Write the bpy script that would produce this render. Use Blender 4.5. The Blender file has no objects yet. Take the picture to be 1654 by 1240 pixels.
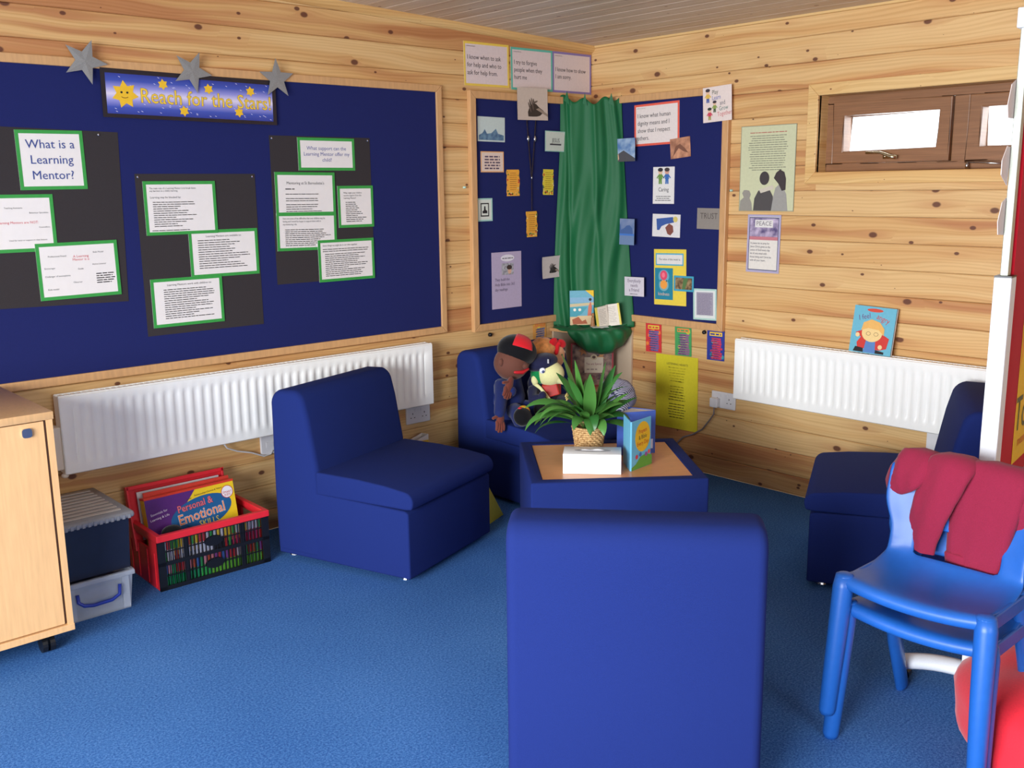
import bpy, bmesh, math, random
from mathutils import Vector, Matrix, Euler
R = math.radians
PI = math.pi
rng = random.Random(7)
SC = bpy.context.scene
COL = SC.collection

# ------------------------------------------------------------------ camera, world, lights
F_PX, YAW, PITCH, ROLL = 1587.94, 0.831497182, -0.197880634, -0.0119102909
CAM = Vector((-4.13014, -3.85009, 1.5))
fw = Vector((math.cos(YAW) * math.cos(PITCH), math.sin(YAW) * math.cos(PITCH), math.sin(PITCH)))
rt = Vector((math.sin(YAW), -math.cos(YAW), 0))
up = rt.cross(fw)
r2 = rt * math.cos(ROLL) + up * math.sin(ROLL)
u2 = -rt * math.sin(ROLL) + up * math.cos(ROLL)
cd = bpy.data.cameras.new('camera'); cam = bpy.data.objects.new('camera', cd); COL.objects.link(cam)
cd.sensor_width = 36; cd.lens = F_PX / 1654 * 36; cd.clip_start = 0.05
M = Matrix((r2, u2, -fw)).transposed().to_4x4(); M.translation = CAM
cam.matrix_world = M
SC.camera = cam

w = bpy.data.worlds.new('daylight'); SC.world = w; w.use_nodes = True
bgn = w.node_tree.nodes['Background']; bgn.inputs[0].default_value = (0.86, 0.93, 1.0, 1); bgn.inputs[1].default_value = 2.4


def area(name, loc, tgt, sx, sy, power, col, spread=180):
    ld = bpy.data.lights.new(name, 'AREA'); ld.shape = 'RECTANGLE'; ld.size = sx; ld.size_y = sy
    ld.energy = power; ld.color = col; ld.spread = R(spread)
    o = bpy.data.objects.new(name, ld); COL.objects.link(o); o.location = loc
    o.rotation_euler = (Vector(tgt) - Vector(loc)).to_track_quat('-Z', 'Y').to_euler()
    return o


# daylight through wall_back and window_1, plus a fill lamp added outside wall_front
area('window_and_fill_light', (-6.35, -2.95, 1.2), (-2.3, -2.1, -0.15), 2.6, 1.6, 190, (0.94, 0.97, 1.0), 118)
area('window_and_fill_light', (-3.6, -6.2, 1.5), (-2.0, -1.0, 0.6), 1.6, 1.2, 48, (0.95, 0.98, 1.0))  # added weak fill for the left wall, from an assumed window
area('window_and_fill_light', (0.42, -2.01, 1.75), (-3, -2.01, 0.9), 1.2, 0.34, 7, (0.93, 0.97, 1.0))

vs = SC.view_settings
SC.display_settings.display_device = 'sRGB'
vs.view_transform = 'Standard'; vs.look = 'None'; vs.gamma = 1; vs.use_curve_mapping = False
vs.exposure = 0.0


# ------------------------------------------------------------------ materials
def lin(c):
    def f(v):
        v /= 255.0
        return v / 12.92 if v <= 0.04045 else ((v + 0.055) / 1.055) ** 2.4
    return (f(c[0]), f(c[1]), f(c[2]), 1)


MC = {}


def mat(name, rgb, rough=0.6, metal=0, noise=0, scale=200, bump=0, sheen=0, spec=0.5, alpha=1, trans=0, emit=0, stretch=None):
    """procedural material; rgb as 0-255 sRGB; noise = colour variation, bump = fine relief"""
    if name in MC: return MC[name]
    m = bpy.data.materials.new(name); m.use_nodes = True; nt = m.node_tree
    b = nt.nodes['Principled BSDF']
    b.inputs['Base Color'].default_value = lin(rgb)
    b.inputs['Roughness'].default_value = rough; b.inputs['Metallic'].default_value = metal
    b.inputs['Specular IOR Level'].default_value = spec
    if sheen:
        b.inputs['Sheen Weight'].default_value = sheen; b.inputs['Sheen Roughness'].default_value = 0.4
    if trans: b.inputs['Transmission Weight'].default_value = trans; b.inputs['IOR'].default_value = 1.3
    if alpha < 1: b.inputs['Alpha'].default_value = alpha
    if emit:
        b.inputs['Emission Color'].default_value = lin(rgb); b.inputs['Emission Strength'].default_value = emit
    tc = nt.nodes.new('ShaderNodeTexCoord')
    nz = nt.nodes.new('ShaderNodeTexNoise'); nz.inputs['Scale'].default_value = scale; nz.inputs['Detail'].default_value = 3
    if stretch:
        mp = nt.nodes.new('ShaderNodeMapping'); mp.inputs['Scale'].default_value = stretch
        nt.links.new(tc.outputs['Object'], mp.inputs[0]); nt.links.new(mp.outputs[0], nz.inputs['Vector'])
    else:
        nt.links.new(tc.outputs['Object'], nz.inputs['Vector'])
    if noise:
        mx = nt.nodes.new('ShaderNodeMix'); mx.data_type = 'RGBA'
        c = lin(rgb)
        mx.inputs['A'].default_value = tuple(max(0, v * (1 - noise)) for v in c[:3]) + (1,)
        mx.inputs['B'].default_value = tuple(min(1, v * (1 + noise)) for v in c[:3]) + (1,)
        mr = nt.nodes.new('ShaderNodeMapRange'); mr.inputs[1].default_value = 0.3; mr.inputs[2].default_value = 0.7
        nt.links.new(nz.outputs[0], mr.inputs[0]); nt.links.new(mr.outputs[0], mx.inputs['Factor'])
        nt.links.new(mx.outputs['Result'], b.inputs['Base Color'])
    if bump:
        bp = nt.nodes.new('ShaderNodeBump'); bp.inputs['Strength'].default_value = bump; bp.inputs['Distance'].default_value = 0.002
        nt.links.new(nz.outputs[0], bp.inputs['Height']); nt.links.new(bp.outputs[0], b.inputs['Normal'])
    MC[name] = m
    return m


class NT:
    def __init__(s, nt): s.nt = nt
    def n(s, t): return s.nt.nodes.new(t)
    def l(s, a, b): s.nt.links.new(a, b)
    def m(s, op, a, b=None, c=None):
        x = s.n('ShaderNodeMath'); x.operation = op
        for i, v in enumerate((a, b, c)):
            if v is None: continue
            if isinstance(v, (int, float)): x.inputs[i].default_value = v
            else: s.l(v, x.inputs[i])
        return x.outputs[0]
    def comb(s, x, y, z):
        c = s.n('ShaderNodeCombineXYZ')
        for i, v in enumerate((x, y, z)):
            if isinstance(v, (int, float)): c.inputs[i].default_value = v
            else: s.l(v, c.inputs[i])
        return c.outputs[0]
    def ramp(s, f, stops):
        r = s.n('ShaderNodeValToRGB'); e = r.color_ramp.elements
        while len(e) < len(stops): e.new(0.5)
        for i, (p, c) in enumerate(stops): e[i].position = p; e[i].color = c
        s.l(f, r.inputs[0]); return r.outputs[0]
    def mix(s, f, a, b):
        x = s.n('ShaderNodeMix'); x.data_type = 'RGBA'
        for k, v in (('Factor', f), ('A', a), ('B', b)):
            if isinstance(v, (int, float, tuple)): x.inputs[k].default_value = v
            else: s.l(v, x.inputs[k])
        return x.outputs['Result']


def pine(name, pale, mid, red, knot, knots=1.0, rough=0.45):
    """knotty pine; local X runs along the board, Z across it"""
    if name in MC: return MC[name]
    m = bpy.data.materials.new(name); m.use_nodes = True; t = NT(m.node_tree); b = m.node_tree.nodes['Principled BSDF']
    tc = t.n('ShaderNodeTexCoord'); sp = t.n('ShaderNodeSeparateXYZ'); t.l(tc.outputs['Object'], sp.inputs[0])
    oi = t.n('ShaderNodeObjectInfo'); rnd = oi.outputs['Random']
    X = t.m('ADD', sp.outputs[0], t.m('MULTIPLY', rnd, 71.0)); Z = sp.outputs[2]
    Zr = t.m('ADD', Z, t.m('MULTIPLY', rnd, 13.0))
    SX, SZ = 4.2, 8.7
    vo = t.n('ShaderNodeTexVoronoi'); vo.voronoi_dimensions = '2D'; vo.inputs['Scale'].default_value = 1
    t.l(t.comb(t.m('MULTIPLY', X, SX), t.m('MULTIPLY', Zr, SZ), 0), vo.inputs['Vector'])
    ps = t.n('ShaderNodeSeparateXYZ'); t.l(vo.outputs['Position'], ps.inputs[0])
    dx = t.m('SUBTRACT', X, t.m('DIVIDE', ps.outputs[0], SX)); dz = t.m('SUBTRACT', Zr, t.m('DIVIDE', ps.outputs[1], SZ))
    cs = t.n('ShaderNodeSeparateColor'); t.l(vo.outputs['Color'], cs.inputs[0])
    size = t.m('MULTIPLY', t.m('POWER', cs.outputs[0], 2.0), 0.0115 * knots)
    dx2 = t.m('MULTIPLY', dx, dx); dz2 = t.m('MULTIPLY', dz, dz)
    d = t.m('SQRT', t.m('ADD', t.m('MULTIPLY', dx2, 0.4), dz2))
    kn = t.m('SUBTRACT', 1.0, t.m('DIVIDE', d, t.m('ADD', size, 0.0008))); kn = t.m('MULTIPLY', kn, 3.0)
    kn = t.m('MINIMUM', t.m('MAXIMUM', kn, 0.0), 1.0)
    halo = t.m('EXPONENT', t.m('MULTIPLY', t.m('ADD', t.m('MULTIPLY', dx2, 110.0), t.m('MULTIPLY', dz2, 2200.0)), -1.0))
    halo = t.m('MULTIPLY', halo, t.m('MULTIPLY', cs.outputs[0], cs.outputs[0]))
    # grain, bending round the knots
    wob = t.n('ShaderNodeTexNoise'); wob.inputs['Scale'].default_value = 1; wob.inputs['Detail'].default_value = 1
    t.l(t.comb(t.m('MULTIPLY', X, 1.6), t.m('MULTIPLY', Zr, 8.0), 0.0), wob.inputs['Vector'])
    Zg = t.m('ADD', Zr, t.m('MULTIPLY', t.m('SUBTRACT', wob.outputs[0], 0.5), 0.075))
    Zg = t.m('SUBTRACT', Zg, t.m('MULTIPLY', t.m('MULTIPLY', dz, halo), 1.1))
    gr = t.n('ShaderNodeTexNoise'); gr.inputs['Scale'].default_value = 1; gr.inputs['Detail'].default_value = 3; gr.inputs['Roughness'].default_value = 0.6
    t.l(t.comb(t.m('MULTIPLY', X, 0.9), 0.0, t.m('MULTIPLY', Zg, 75.0)), gr.inputs['Vector'])
    rings = t.m('MULTIPLY', t.m('ADD', t.m('SINE', t.m('ADD', t.m('MULTIPLY', Zg, 420.0), t.m('MULTIPLY', gr.outputs[0], 9.0))), 1.0), 0.5)
    br = t.n('ShaderNodeTexNoise'); br.inputs['Scale'].default_value = 1; br.inputs['Detail'].default_value = 1
    t.l(t.comb(t.m('MULTIPLY', X, 0.8), 0.0, t.m('MULTIPLY', Zg, 17.0)), br.inputs['Vector'])
    broad = t.m('ADD', br.outputs[0], t.m('MULTIPLY', t.m('SUBTRACT', t.m('FRACT', t.m('MULTIPLY', rnd, 17.3)), 0.5), 0.30))
    base = t.ramp(broad, [(0.38, lin(pale)), (0.56, lin(mid)), (0.72, lin(red))])
    g = t.m('ADD', t.m('MULTIPLY', gr.outputs[0], 0.55), t.m('MULTIPLY', rings, 0.18))
    sh = t.ramp(g, [(0.20, (0.86, 0.80, 0.72, 1)), (0.42, (1, 1, 1, 1))])
    mu = t.n('ShaderNodeMix'); mu.data_type = 'RGBA'; mu.blend_type = 'MULTIPLY'; mu.inputs['Factor'].default_value = 1
    t.l(base, mu.inputs['A']); t.l(sh, mu.inputs['B'])
    c1 = t.mix(t.m('MULTIPLY', halo, 0.55), mu.outputs['Result'], lin(red))
    c2 = t.mix(t.m('MULTIPLY', kn, 0.9), c1, lin(knot))
    t.l(c2, b.inputs['Base Color']); b.inputs['Roughness'].default_value = rough; b.inputs['Specular IOR Level'].default_value = 0.35
    bp = t.n('ShaderNodeBump'); bp.inputs['Strength'].default_value = 0.12; bp.inputs['Distance'].default_value = 0.001
    t.l(gr.outputs[0], bp.inputs['Height']); t.l(bp.outputs[0], b.inputs['Normal'])
    MC[name] = m
    return m


def fabric(name, rgb, scale=900, var=0.12, bump=0.5, sheen=0.25, rough=0.9):
    return mat(name, rgb, rough, noise=var, scale=scale, bump=bump, sheen=sheen, spec=0.2)


PINE = pine('pine_cladding', (224, 186, 130), (215, 170, 112), (188, 130, 84), (92, 50, 40), knots=1.25)
PINEC = pine('pine_ceiling', (222, 204, 182), (214, 194, 170), (202, 176, 150), (140, 104, 86), knots=0.8)
PINET = pine('pine_trim', (230, 194, 134), (224, 182, 118), (214, 166, 104), (120, 66, 40), knots=0.5)
BEECH = mat('beech_frame', (205, 158, 108), 0.45, noise=0.08, scale=14, stretch=(6, 6, 1))
BEECHV = mat('beech_veneer', (222, 176, 124), 0.35, noise=0.07, scale=9, stretch=(14, 14, 1))
BEECHT = mat('beech_table', (214, 150, 98), 0.32, noise=0.08, scale=9, stretch=(2, 16, 1))
FELT = fabric('blue_felt', (29, 36, 92), 700, 0.10, 0.4, 0.0)
SEAT = fabric('blue_upholstery', (23, 40, 103), 1100, 0.12, 0.35, 0.0)
WHITE = mat('white_enamel', (250, 250, 246), 0.3, noise=0.01, scale=20)
PAPER = mat('white_paper', (232, 226, 222), 0.45, noise=0.015, scale=30)
PVCB = mat('brown_window_plastic', (142, 100, 68), 0.4, noise=0.15, scale=6, stretch=(1, 1, 30))
BLACKM = mat('black_plastic', (18, 19, 24), 0.4, noise=0.1, scale=30)
GREEN = mat('green_border_card', (52, 152, 66), 0.5, noise=0.05, scale=60)
SUGAR = mat('black_sugar_paper', (46, 40, 42), 0.9, noise=0.12, scale=400)
INK = mat('black_ink', (28, 26, 30), 0.7, noise=0.05)
CHROME = mat('brushed_chrome', (200, 202, 205), 0.22, metal=1, noise=0.04)


def C(rgb, rough=0.55):
    n = 'print_%02x%02x%02x' % tuple(rgb)
    return mat(n, rgb, rough, noise=0.03, scale=80)


def carpet():
    m = bpy.data.materials.new('blue_carpet'); m.use_nodes = True; t = NT(m.node_tree); b = m.node_tree.nodes['Principled BSDF']
    tc = t.n('ShaderNodeTexCoord')
    n1 = t.n('ShaderNodeTexNoise'); n1.inputs['Scale'].default_value = 420; n1.inputs['Detail'].default_value = 2; t.l(tc.outputs['Object'], n1.inputs[0])
    n2 = t.n('ShaderNodeTexNoise'); n2.inputs['Scale'].default_value = 150; n2.inputs['Detail'].default_value = 4; t.l(tc.outputs['Object'], n2.inputs[0])
    n3 = t.n('ShaderNodeTexNoise'); n3.inputs['Scale'].default_value = 1.6; t.l(tc.outputs['Object'], n3.inputs[0])
    f = t.m('ADD', t.m('MULTIPLY', n1.outputs[0], 0.5), t.m('MULTIPLY', n2.outputs[0], 0.5))
    f = t.m('ADD', f, t.m('MULTIPLY', t.m('SUBTRACT', n3.outputs[0], 0.5), 0.12))
    c = t.ramp(f, [(0.38, lin((44, 82, 144))), (0.5, lin((60, 108, 172))), (0.62, lin((94, 140, 202)))])
    n4 = t.n('ShaderNodeTexNoise'); n4.inputs['Scale'].default_value = 150; t.l(tc.outputs['Object'], n4.inputs[0])
    s = t.ramp(n4.outputs[0], [(0.66, (0, 0, 0, 1)), (0.74, (1, 1, 1, 1))])
    c = t.mix(t.m('MULTIPLY', s, 0.35), c, lin((88, 70, 128)))
    t.l(c, b.inputs['Base Color']); b.inputs['Roughness'].default_value = 1; b.inputs['Specular IOR Level'].default_value = 0.1
    b.inputs['Sheen Weight'].default_value = 0.0
    bp = t.n('ShaderNodeBump'); bp.inputs['Strength'].default_value = 0.35; bp.inputs['Distance'].default_value = 0.002
    t.l(n1.outputs[0], bp.inputs['Height']); t.l(bp.outputs[0], b.inputs['Normal'])
    return m


# ------------------------------------------------------------------ mesh helpers
class MB:
    def __init__(s): s.v = []; s.f = []; s.mi = []; s.cur = 0

    def add(s, vs_, fs):
        o = len(s.v); s.v += [tuple(p) for p in vs_]; s.f += [[i + o for i in f] for f in fs]; s.mi += [s.cur] * len(fs); return s

    def box(s, x0, y0, z0, x1, y1, z1):
        return s.add([(x0, y0, z0), (x1, y0, z0), (x1, y1, z0), (x0, y1, z0), (x0, y0, z1), (x1, y0, z1), (x1, y1, z1), (x0, y1, z1)],
                     [(0, 3, 2, 1), (4, 5, 6, 7), (0, 1, 5, 4), (1, 2, 6, 5), (2, 3, 7, 6), (3, 0, 4, 7)])

    def prism(s, poly, axis, a, b):
        """poly: 2D points; axis 'x': (y,z) points swept x=a..b; 'y': (x,z); 'z': (x,y)"""
        def P(p, t): return {'x': (t, p[0], p[1]), 'y': (p[0], t, p[1]), 'z': (p[0], p[1], t)}[axis]
        n = len(poly)
        return s.add([P(p, a) for p in poly] + [P(p, b) for p in poly],
                     [list(range(n))[::-1], list(range(n, 2 * n))] + [(i, (i + 1) % n, n + (i + 1) % n, n + i) for i in range(n)])

    def tube(s, pts, rad, n=10, cap=True, flat=1.0, upv=None):
        pts = [Vector(p) for p in pts]
        if isinstance(rad, (int, float)): rad = [rad] * len(pts)
        u = upv and Vector(upv); vs_ = []
        for i, p in enumerate(pts):
            t = (pts[min(i + 1, len(pts) - 1)] - pts[max(i - 1, 0)]).normalized()
            if u is None: u = t.orthogonal().normalized()
            u = (u - t * u.dot(t)).normalized(); v = t.cross(u)
            for k in range(n):
                a = 2 * PI * k / n; vs_.append(p + (u * math.cos(a) + v * math.sin(a) * flat) * rad[i])
        fs = []
        for i in range(len(pts) - 1):
            for k in range(n): fs.append((i * n + k, i * n + (k + 1) % n, (i + 1) * n + (k + 1) % n, (i + 1) * n + k))
        if cap: fs += [list(range(n))[::-1], [(len(pts) - 1) * n + k for k in range(n)]]
        return s.add(vs_, fs)

    def capsule(s, pts, rad, n=12, flat=1.0, upv=None):
        """tube with rounded ends"""
        pts = [Vector(p) for p in pts]; d0 = (pts[0] - pts[1]).normalized(); d1 = (pts[-1] - pts[-2]).normalized()
        P = []; Q = []
        for a in (85, 60, 30): P.append(pts[0] + d0 * rad[0] * math.sin(R(a))); Q.append(rad[0] * math.cos(R(a)))
        P += pts; Q += list(rad)
        for a in (30, 60, 85): P.append(pts[-1] + d1 * rad[-1] * math.sin(R(a))); Q.append(rad[-1] * math.cos(R(a)))
        return s.tube(P, Q, n, True, flat, upv)

    def ell(s, c, r, rot=(0, 0, 0), nu=20, nv=12, fn=None):
        E_ = Euler(rot).to_matrix(); vs_ = []; c = Vector(c)
        for j in range(nv + 1):
            th = PI * j / nv
            for i in range(nu):
                ph = 2 * PI * i / nu
                d = Vector((math.sin(th) * math.cos(ph), math.sin(th) * math.sin(ph), math.cos(th)))
                k = fn(d) if fn else 1
                vs_.append(c + E_ @ Vector((d.x * r[0] * k, d.y * r[1] * k, d.z * r[2] * k)))
        fs = [(j * nu + i, j * nu + (i + 1) % nu, (j + 1) * nu + (i + 1) % nu, (j + 1) * nu + i) for j in range(nv) for i in range(nu)]
        return s.add(vs_, fs)

    def lathe(s, prof, n=24, c=(0, 0, 0)):
        vs_ = [(c[0] + r * math.cos(2 * PI * k / n), c[1] + r * math.sin(2 * PI * k / n), c[2] + z) for r, z in prof for k in range(n)]
        m = len(prof)
        fs = [(i * n + k, i * n + (k + 1) % n, (i + 1) * n + (k + 1) % n, (i + 1) * n + k) for i in range(m - 1) for k in range(n)]
        fs += [list(range(n))[::-1], [(m - 1) * n + k for k in range(n)]]
        return s.add(vs_, fs)

    def grid(s, nu, nv, fn, skip=None):
        vs_ = [fn(i / nu, j / nv) for j in range(nv + 1) for i in range(nu + 1)]
        fs = [(j * (nu + 1) + i, j * (nu + 1) + i + 1, (j + 1) * (nu + 1) + i + 1, (j + 1) * (nu + 1) + i)
              for j in range(nv) for i in range(nu) if not (skip and skip(i, j))]
        return s.add(vs_, fs)

    def build(s, name, mats, parent=None, smooth=False, bevel=0, seg=2, solid=0, sub=0, wn=False):
        me = bpy.data.meshes.new(name); me.from_pydata(s.v, [], s.f)
        if not isinstance(mats, (list, tuple)): mats = [mats]
        for m in mats: me.materials.append(m)
        if len(mats) > 1:
            me.polygons.foreach_set('material_index', s.mi)
        bm = bmesh.new(); bm.from_mesh(me); bmesh.ops.remove_doubles(bm, verts=bm.verts, dist=1e-6)
        if not solid: bmesh.ops.recalc_face_normals(bm, faces=bm.faces)
        if bevel:
            bmesh.ops.bevel(bm, geom=[e for e in bm.edges if len(e.link_faces) == 2 and e.calc_face_angle(0) > 0.5], offset=bevel, segments=seg, profile=0.5, affect='EDGES', clamp_overlap=True)
        bm.to_mesh(me); bm.free()
        if smooth:
            for p in me.polygons: p.use_smooth = True
        o = bpy.data.objects.new(name, me); COL.objects.link(o)
        if parent: o.parent = parent
        if solid:
            md = o.modifiers.new('thickness', 'SOLIDIFY'); md.thickness = solid; md.offset = 0
        if sub:
            md = o.modifiers.new('smooth', 'SUBSURF'); md.levels = sub; md.render_levels = sub
        return o


def tag(o, label, cat, group=None):
    o['label'] = label; o['category'] = cat
    if group: o['group'] = group
    return o


def thing(name, label, cat, loc=(0, 0, 0), rotz=0, group=None, rot=None):
    o = bpy.data.objects.new(name, None); COL.objects.link(o); o.location = loc; o.empty_display_size = 0.05
    o.rotation_euler = rot if rot else (0, 0, rotz)
    return tag(o, label, cat, group)


def struct(o, label=None):
    o['kind'] = 'structure'
    if label: o['label'] = label
    return o


def shade_auto(o, ang=35):
    me = o.data; bm = bmesh.new(); bm.from_mesh(me)
    for f in bm.faces: f.smooth = True
    for e in bm.edges: e.smooth = not (len(e.link_faces) == 2 and e.calc_face_angle(0) > R(ang))
    bm.to_mesh(me); bm.free(); return o


# wall frames: local x to the right along the wall, -y out of the wall, z up
def frameA(x, z, off, ang=0): return dict(loc=(x, -off, z), rot=Euler((0, -R(ang), 0)))
def frameB(u, z, off, ang=0):
    m = Euler((0, 0, -PI / 2)).to_matrix() @ Euler((0, -R(ang), 0)).to_matrix()
    return dict(loc=(-off, -u, z), rot=m.to_euler())


def place(o, fr): o.location = fr['loc']; o.rotation_euler = fr['rot']; return o


def text(body, size, mtl, parent, x=0, z=0, y=-0.0016, align='CENTER', name='lettering', sx=1.0, rot=0, bold=0, extrude=0, space=1.0, shear=0):
    cu = bpy.data.curves.new('t', 'FONT'); cu.body = body; cu.size = size; cu.align_x = align; cu.align_y = 'CENTER'
    cu.resolution_u = 2; cu.offset = bold if bold >= 0.0008 else 0; cu.extrude = extrude; cu.space_line = space; cu.shear = shear
    to = bpy.data.objects.new('t', cu); COL.objects.link(to)
    dg = bpy.context.evaluated_depsgraph_get()
    me = bpy.data.meshes.new_from_object(to.evaluated_get(dg)); bpy.data.objects.remove(to); bpy.data.curves.remove(cu)
    me.materials.clear(); me.materials.append(mtl)
    o = bpy.data.objects.new(name, me); COL.objects.link(o); o.parent = parent
    me.transform(Matrix.Translation((x, y, z)) @ Euler((0, -R(rot), 0)).to_matrix().to_4x4() @ Matrix.Diagonal((sx, 1, 1, 1)) @ Euler((PI / 2, 0, 0)).to_matrix().to_4x4())
    return o


def lines(parent, x0, z0, w, n, pitch, h=None, mtl=None, y=-0.0012, ragged=0.3, center=False, seed=0, name='lettering', wl=(0.010, 0.030), indent=0):
    """rows of small printed words too fine to read"""
    q = random.Random(seed); mb = MB(); h = h or pitch * 0.42
    for i in range(n):
        L = w * (1 - ragged * q.random()); x = x0 + (w - L) / 2 if center else x0 + (indent if i else 0)
        xe = x + L; z = z0 - i * pitch
        while x < xe - 0.004:
            ww = min(q.uniform(*wl), xe - x)
            mb.add([(x, y, z), (x + ww, y, z), (x + ww, y, z + h), (x, y, z + h)], [(0, 1, 2, 3)])
            x += ww + h * 0.8
    return mb.build(name, mtl or INK, parent)


def rectm(parent, name, x0, z0, x1, z1, mtl, y=-0.001):
    return MB().add([(x0, y, z0), (x1, y, z0), (x1, y, z1), (x0, y, z1)], [(0, 1, 2, 3)]).build(name, mtl, parent)


def polym(parent, name, pts, mtl, y=-0.0012):
    return MB().add([(x, y, z) for x, z in pts], [list(range(len(pts)))]).build(name, mtl, parent)


def disc(cx, cz, rx, rz=None, n=18, a0=0):
    rz = rz or rx
    return [(cx + rx * math.cos(a0 + 2 * PI * k / n), cz + rz * math.sin(a0 + 2 * PI * k / n)) for k in range(n)]


def star(cx, cz, r, ri, n=5, a0=PI / 2):
    return [(cx + (r if k % 2 == 0 else ri) * math.cos(a0 + PI * k / n), cz + (r if k % 2 == 0 else ri) * math.sin(a0 + PI * k / n)) for k in range(2 * n)]


def sheet(name, label, cat, fr, w, h, mtl, border=None, bmat=None, group=None, curl=0.0, th=0.0012):
    """a sheet of card: the paper is the thing, its border and print are parts"""
    mb = MB(); n = 8 if curl else 1

    def P(u, v, y):
        c = curl * (abs(2 * u - 1) ** 3 * 0.5 + abs(2 * v - 1) ** 3 * 0.5) if curl else 0
        return ((u - 0.5) * w, y - c, (v - 0.5) * h)
    if curl:
        mb.grid(n, n, lambda u, v: P(u, v, -th)); mb.grid(n, n, lambda u, v: P(1 - u, v, 0))
    else:
        mb.box(-w / 2, -th, -h / 2, w / 2, 0, h / 2)
    o = mb.build(name, mtl); place(o, fr); tag(o, label, cat, group)
    if border:
        b = MB(); y = -th - 0.0006; W, H = w / 2, h / 2
        for x0, z0, x1, z1 in ((-W, -H, W, -H + border), (-W, H - border, W, H), (-W, -H + border, -W + border, H - border), (W - border, -H + border, W, H - border)):
            b.box(x0, y, z0, x1, -th, z1)
        b.build('border', bmat, o)
    return o


# ------------------------------------------------------------------ the room
ZC = 2.245; SLOPE = 0.034
PITCHW = 0.1142; Z0 = 0.096


def plank(x0, x1, z0, z1, parent, mtl, name='plank', loc=(0, 0, 0), rotz=0):
    """board with chamfered edges; face at local y=0, body behind it"""
    h = z1 - z0 - 0.0012; c = 0.0035; t = 0.014
    poly = [(t, 0), (c, 0), (0, c), (0, h - c), (c, h), (t, h)]
    mb = MB().prism(poly, 'x', 0, x1 - x0)
    o = mb.build(name, mtl, parent)
    m = Matrix.Translation(loc) @ Matrix.Rotation(rotz, 4, 'Z') @ Matrix.Translation((x0, 0, z0))
    o.location = m.translation; o.rotation_euler = (0, 0, rotz)
    return o


fl = MB().box(-6.3, -5.8, -0.06, 0.0, 0.0, 0.0).build('floor', carpet()); struct(fl)
rows = [(0.0, Z0)] + [(Z0 + k * PITCHW, Z0 + (k + 1) * PITCHW) for k in range(21)]
SHELL = mat('shell_board', (150, 140, 128), 0.9, noise=0.05)
wa = MB().box(-6.3, 0.014, -0.06, 0.3, 0.08, 2.55).build('wall_left', SHELL); struct(wa)
for z0, z1 in rows:
    if z0 < ZC - SLOPE * -6.3: plank(-6.3, 0.0, z0, z1, wa, PINE)
# right wall with the window opening
WY0, WY1, WZ0, WZ1 = 1.402, 2.62, 1.549, 1.886
wbm = MB()
E1 = 0.013
wbm.box(0.014, -WY0 + E1, -0.06, 0.18, 0.08, 2.55); wbm.box(0.014, -5.8, -0.06, 0.18, -WY1 - E1, 2.55)
wbm.box(0.014, -WY1 - E1, -0.06, 0.18, -WY0 + E1, WZ0 - E1); wbm.box(0.014, -WY1 - E1, WZ1 + E1, 0.18, -WY0 + E1, 2.55)
wb = wbm.build('wall_right', SHELL); struct(wb)
for z0, z1 in rows:
    if z0 > ZC: continue
    z1 = min(z1, ZC + 0.03)
    if z1 <= WZ0 or z0 >= WZ1:
        plank(0, 5.8, z0, z1, wb, PINE, rotz=-PI / 2)
    else:
        for (a, b_) in ((0, WY0), (WY1, 5.8)): plank(a, b_, z0, z1, wb, PINE, rotz=-PI / 2)
        if z0 < WZ0 - 0.01: plank(WY0, WY1, z0, WZ0, wb, PINE, rotz=-PI / 2)
        if z1 > WZ1 + 0.01: plank(WY0, WY1, WZ1, z1, wb, PINE, rotz=-PI / 2)
# ceiling: boards run parallel to the right wall, the roof rises away from it
ce = MB().prism([(0.18, ZC + 0.02), (0.18, ZC + 0.06), (-6.3, ZC + 0.06 + SLOPE * 6.48), (-6.3, ZC + 0.02 + SLOPE * 6.3)], 'y', -5.8, 0.08).build('ceiling', SHELL); struct(ce)
ca = math.atan(SLOPE)
k = 0
pc = bpy.data.meshes.new('plank')
poly = [(0, 0.0), (0.0035, -0.0035), (0.0965, -0.0035), (0.1, 0), (0.1, 0.012), (0, 0.012)]
tmp = MB().prism([(p[1], p[0]) for p in poly], 'x', 0, 5.8).build('plank', PINEC)
me = tmp.data; bpy.data.objects.remove(tmp)
# local: x along board, y = height (negative is down), z across
while 0.1 * k < 6.3:
    o = bpy.data.objects.new('plank', me); COL.objects.link(o); o.parent = ce
    xx = -0.1 * k * math.cos(ca)
    # world axes of local x,y,z
    X = Vector((0, -1, 0)); Y = Vector((math.sin(ca), 0, math.cos(ca))); Zv = Vector((-math.cos(ca), 0, math.sin(ca)))
    mm = Matrix((X, Y, Zv)).transposed().to_4x4(); mm.translation = Vector((xx, 0, ZC - SLOPE * xx + 0.0035))
    o.matrix_local = mm; k += 1
# cornice along the left wall following the slope
cm = MB()
for (a, b_) in ((-6.3, 0.0),):
    za, zb = ZC - SLOPE * a, ZC - SLOPE * b_
    sec = [(0, 0), (0, -0.036), (-0.008, -0.034), (-0.020, -0.022), (-0.027, -0.008), (-0.028, 0)]
    n = len(sec)
    cm.add([(a, y, za + z) for y, z in sec] + [(b_, y, zb + z) for y, z in sec],
           [list(range(n)), list(range(n, 2 * n))[::-1]] + [(i, (i + 1) % n, n + (i + 1) % n, n + i) for i in range(n)])
struct(cm.build('trim_1', PINET))
struct(MB().prism([(0, ZC), (0, ZC - 0.012), (-0.010, ZC - 0.010), (-0.014, ZC)], 'y', -5.8, -0.03).build('trim_2', PINET))
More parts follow.
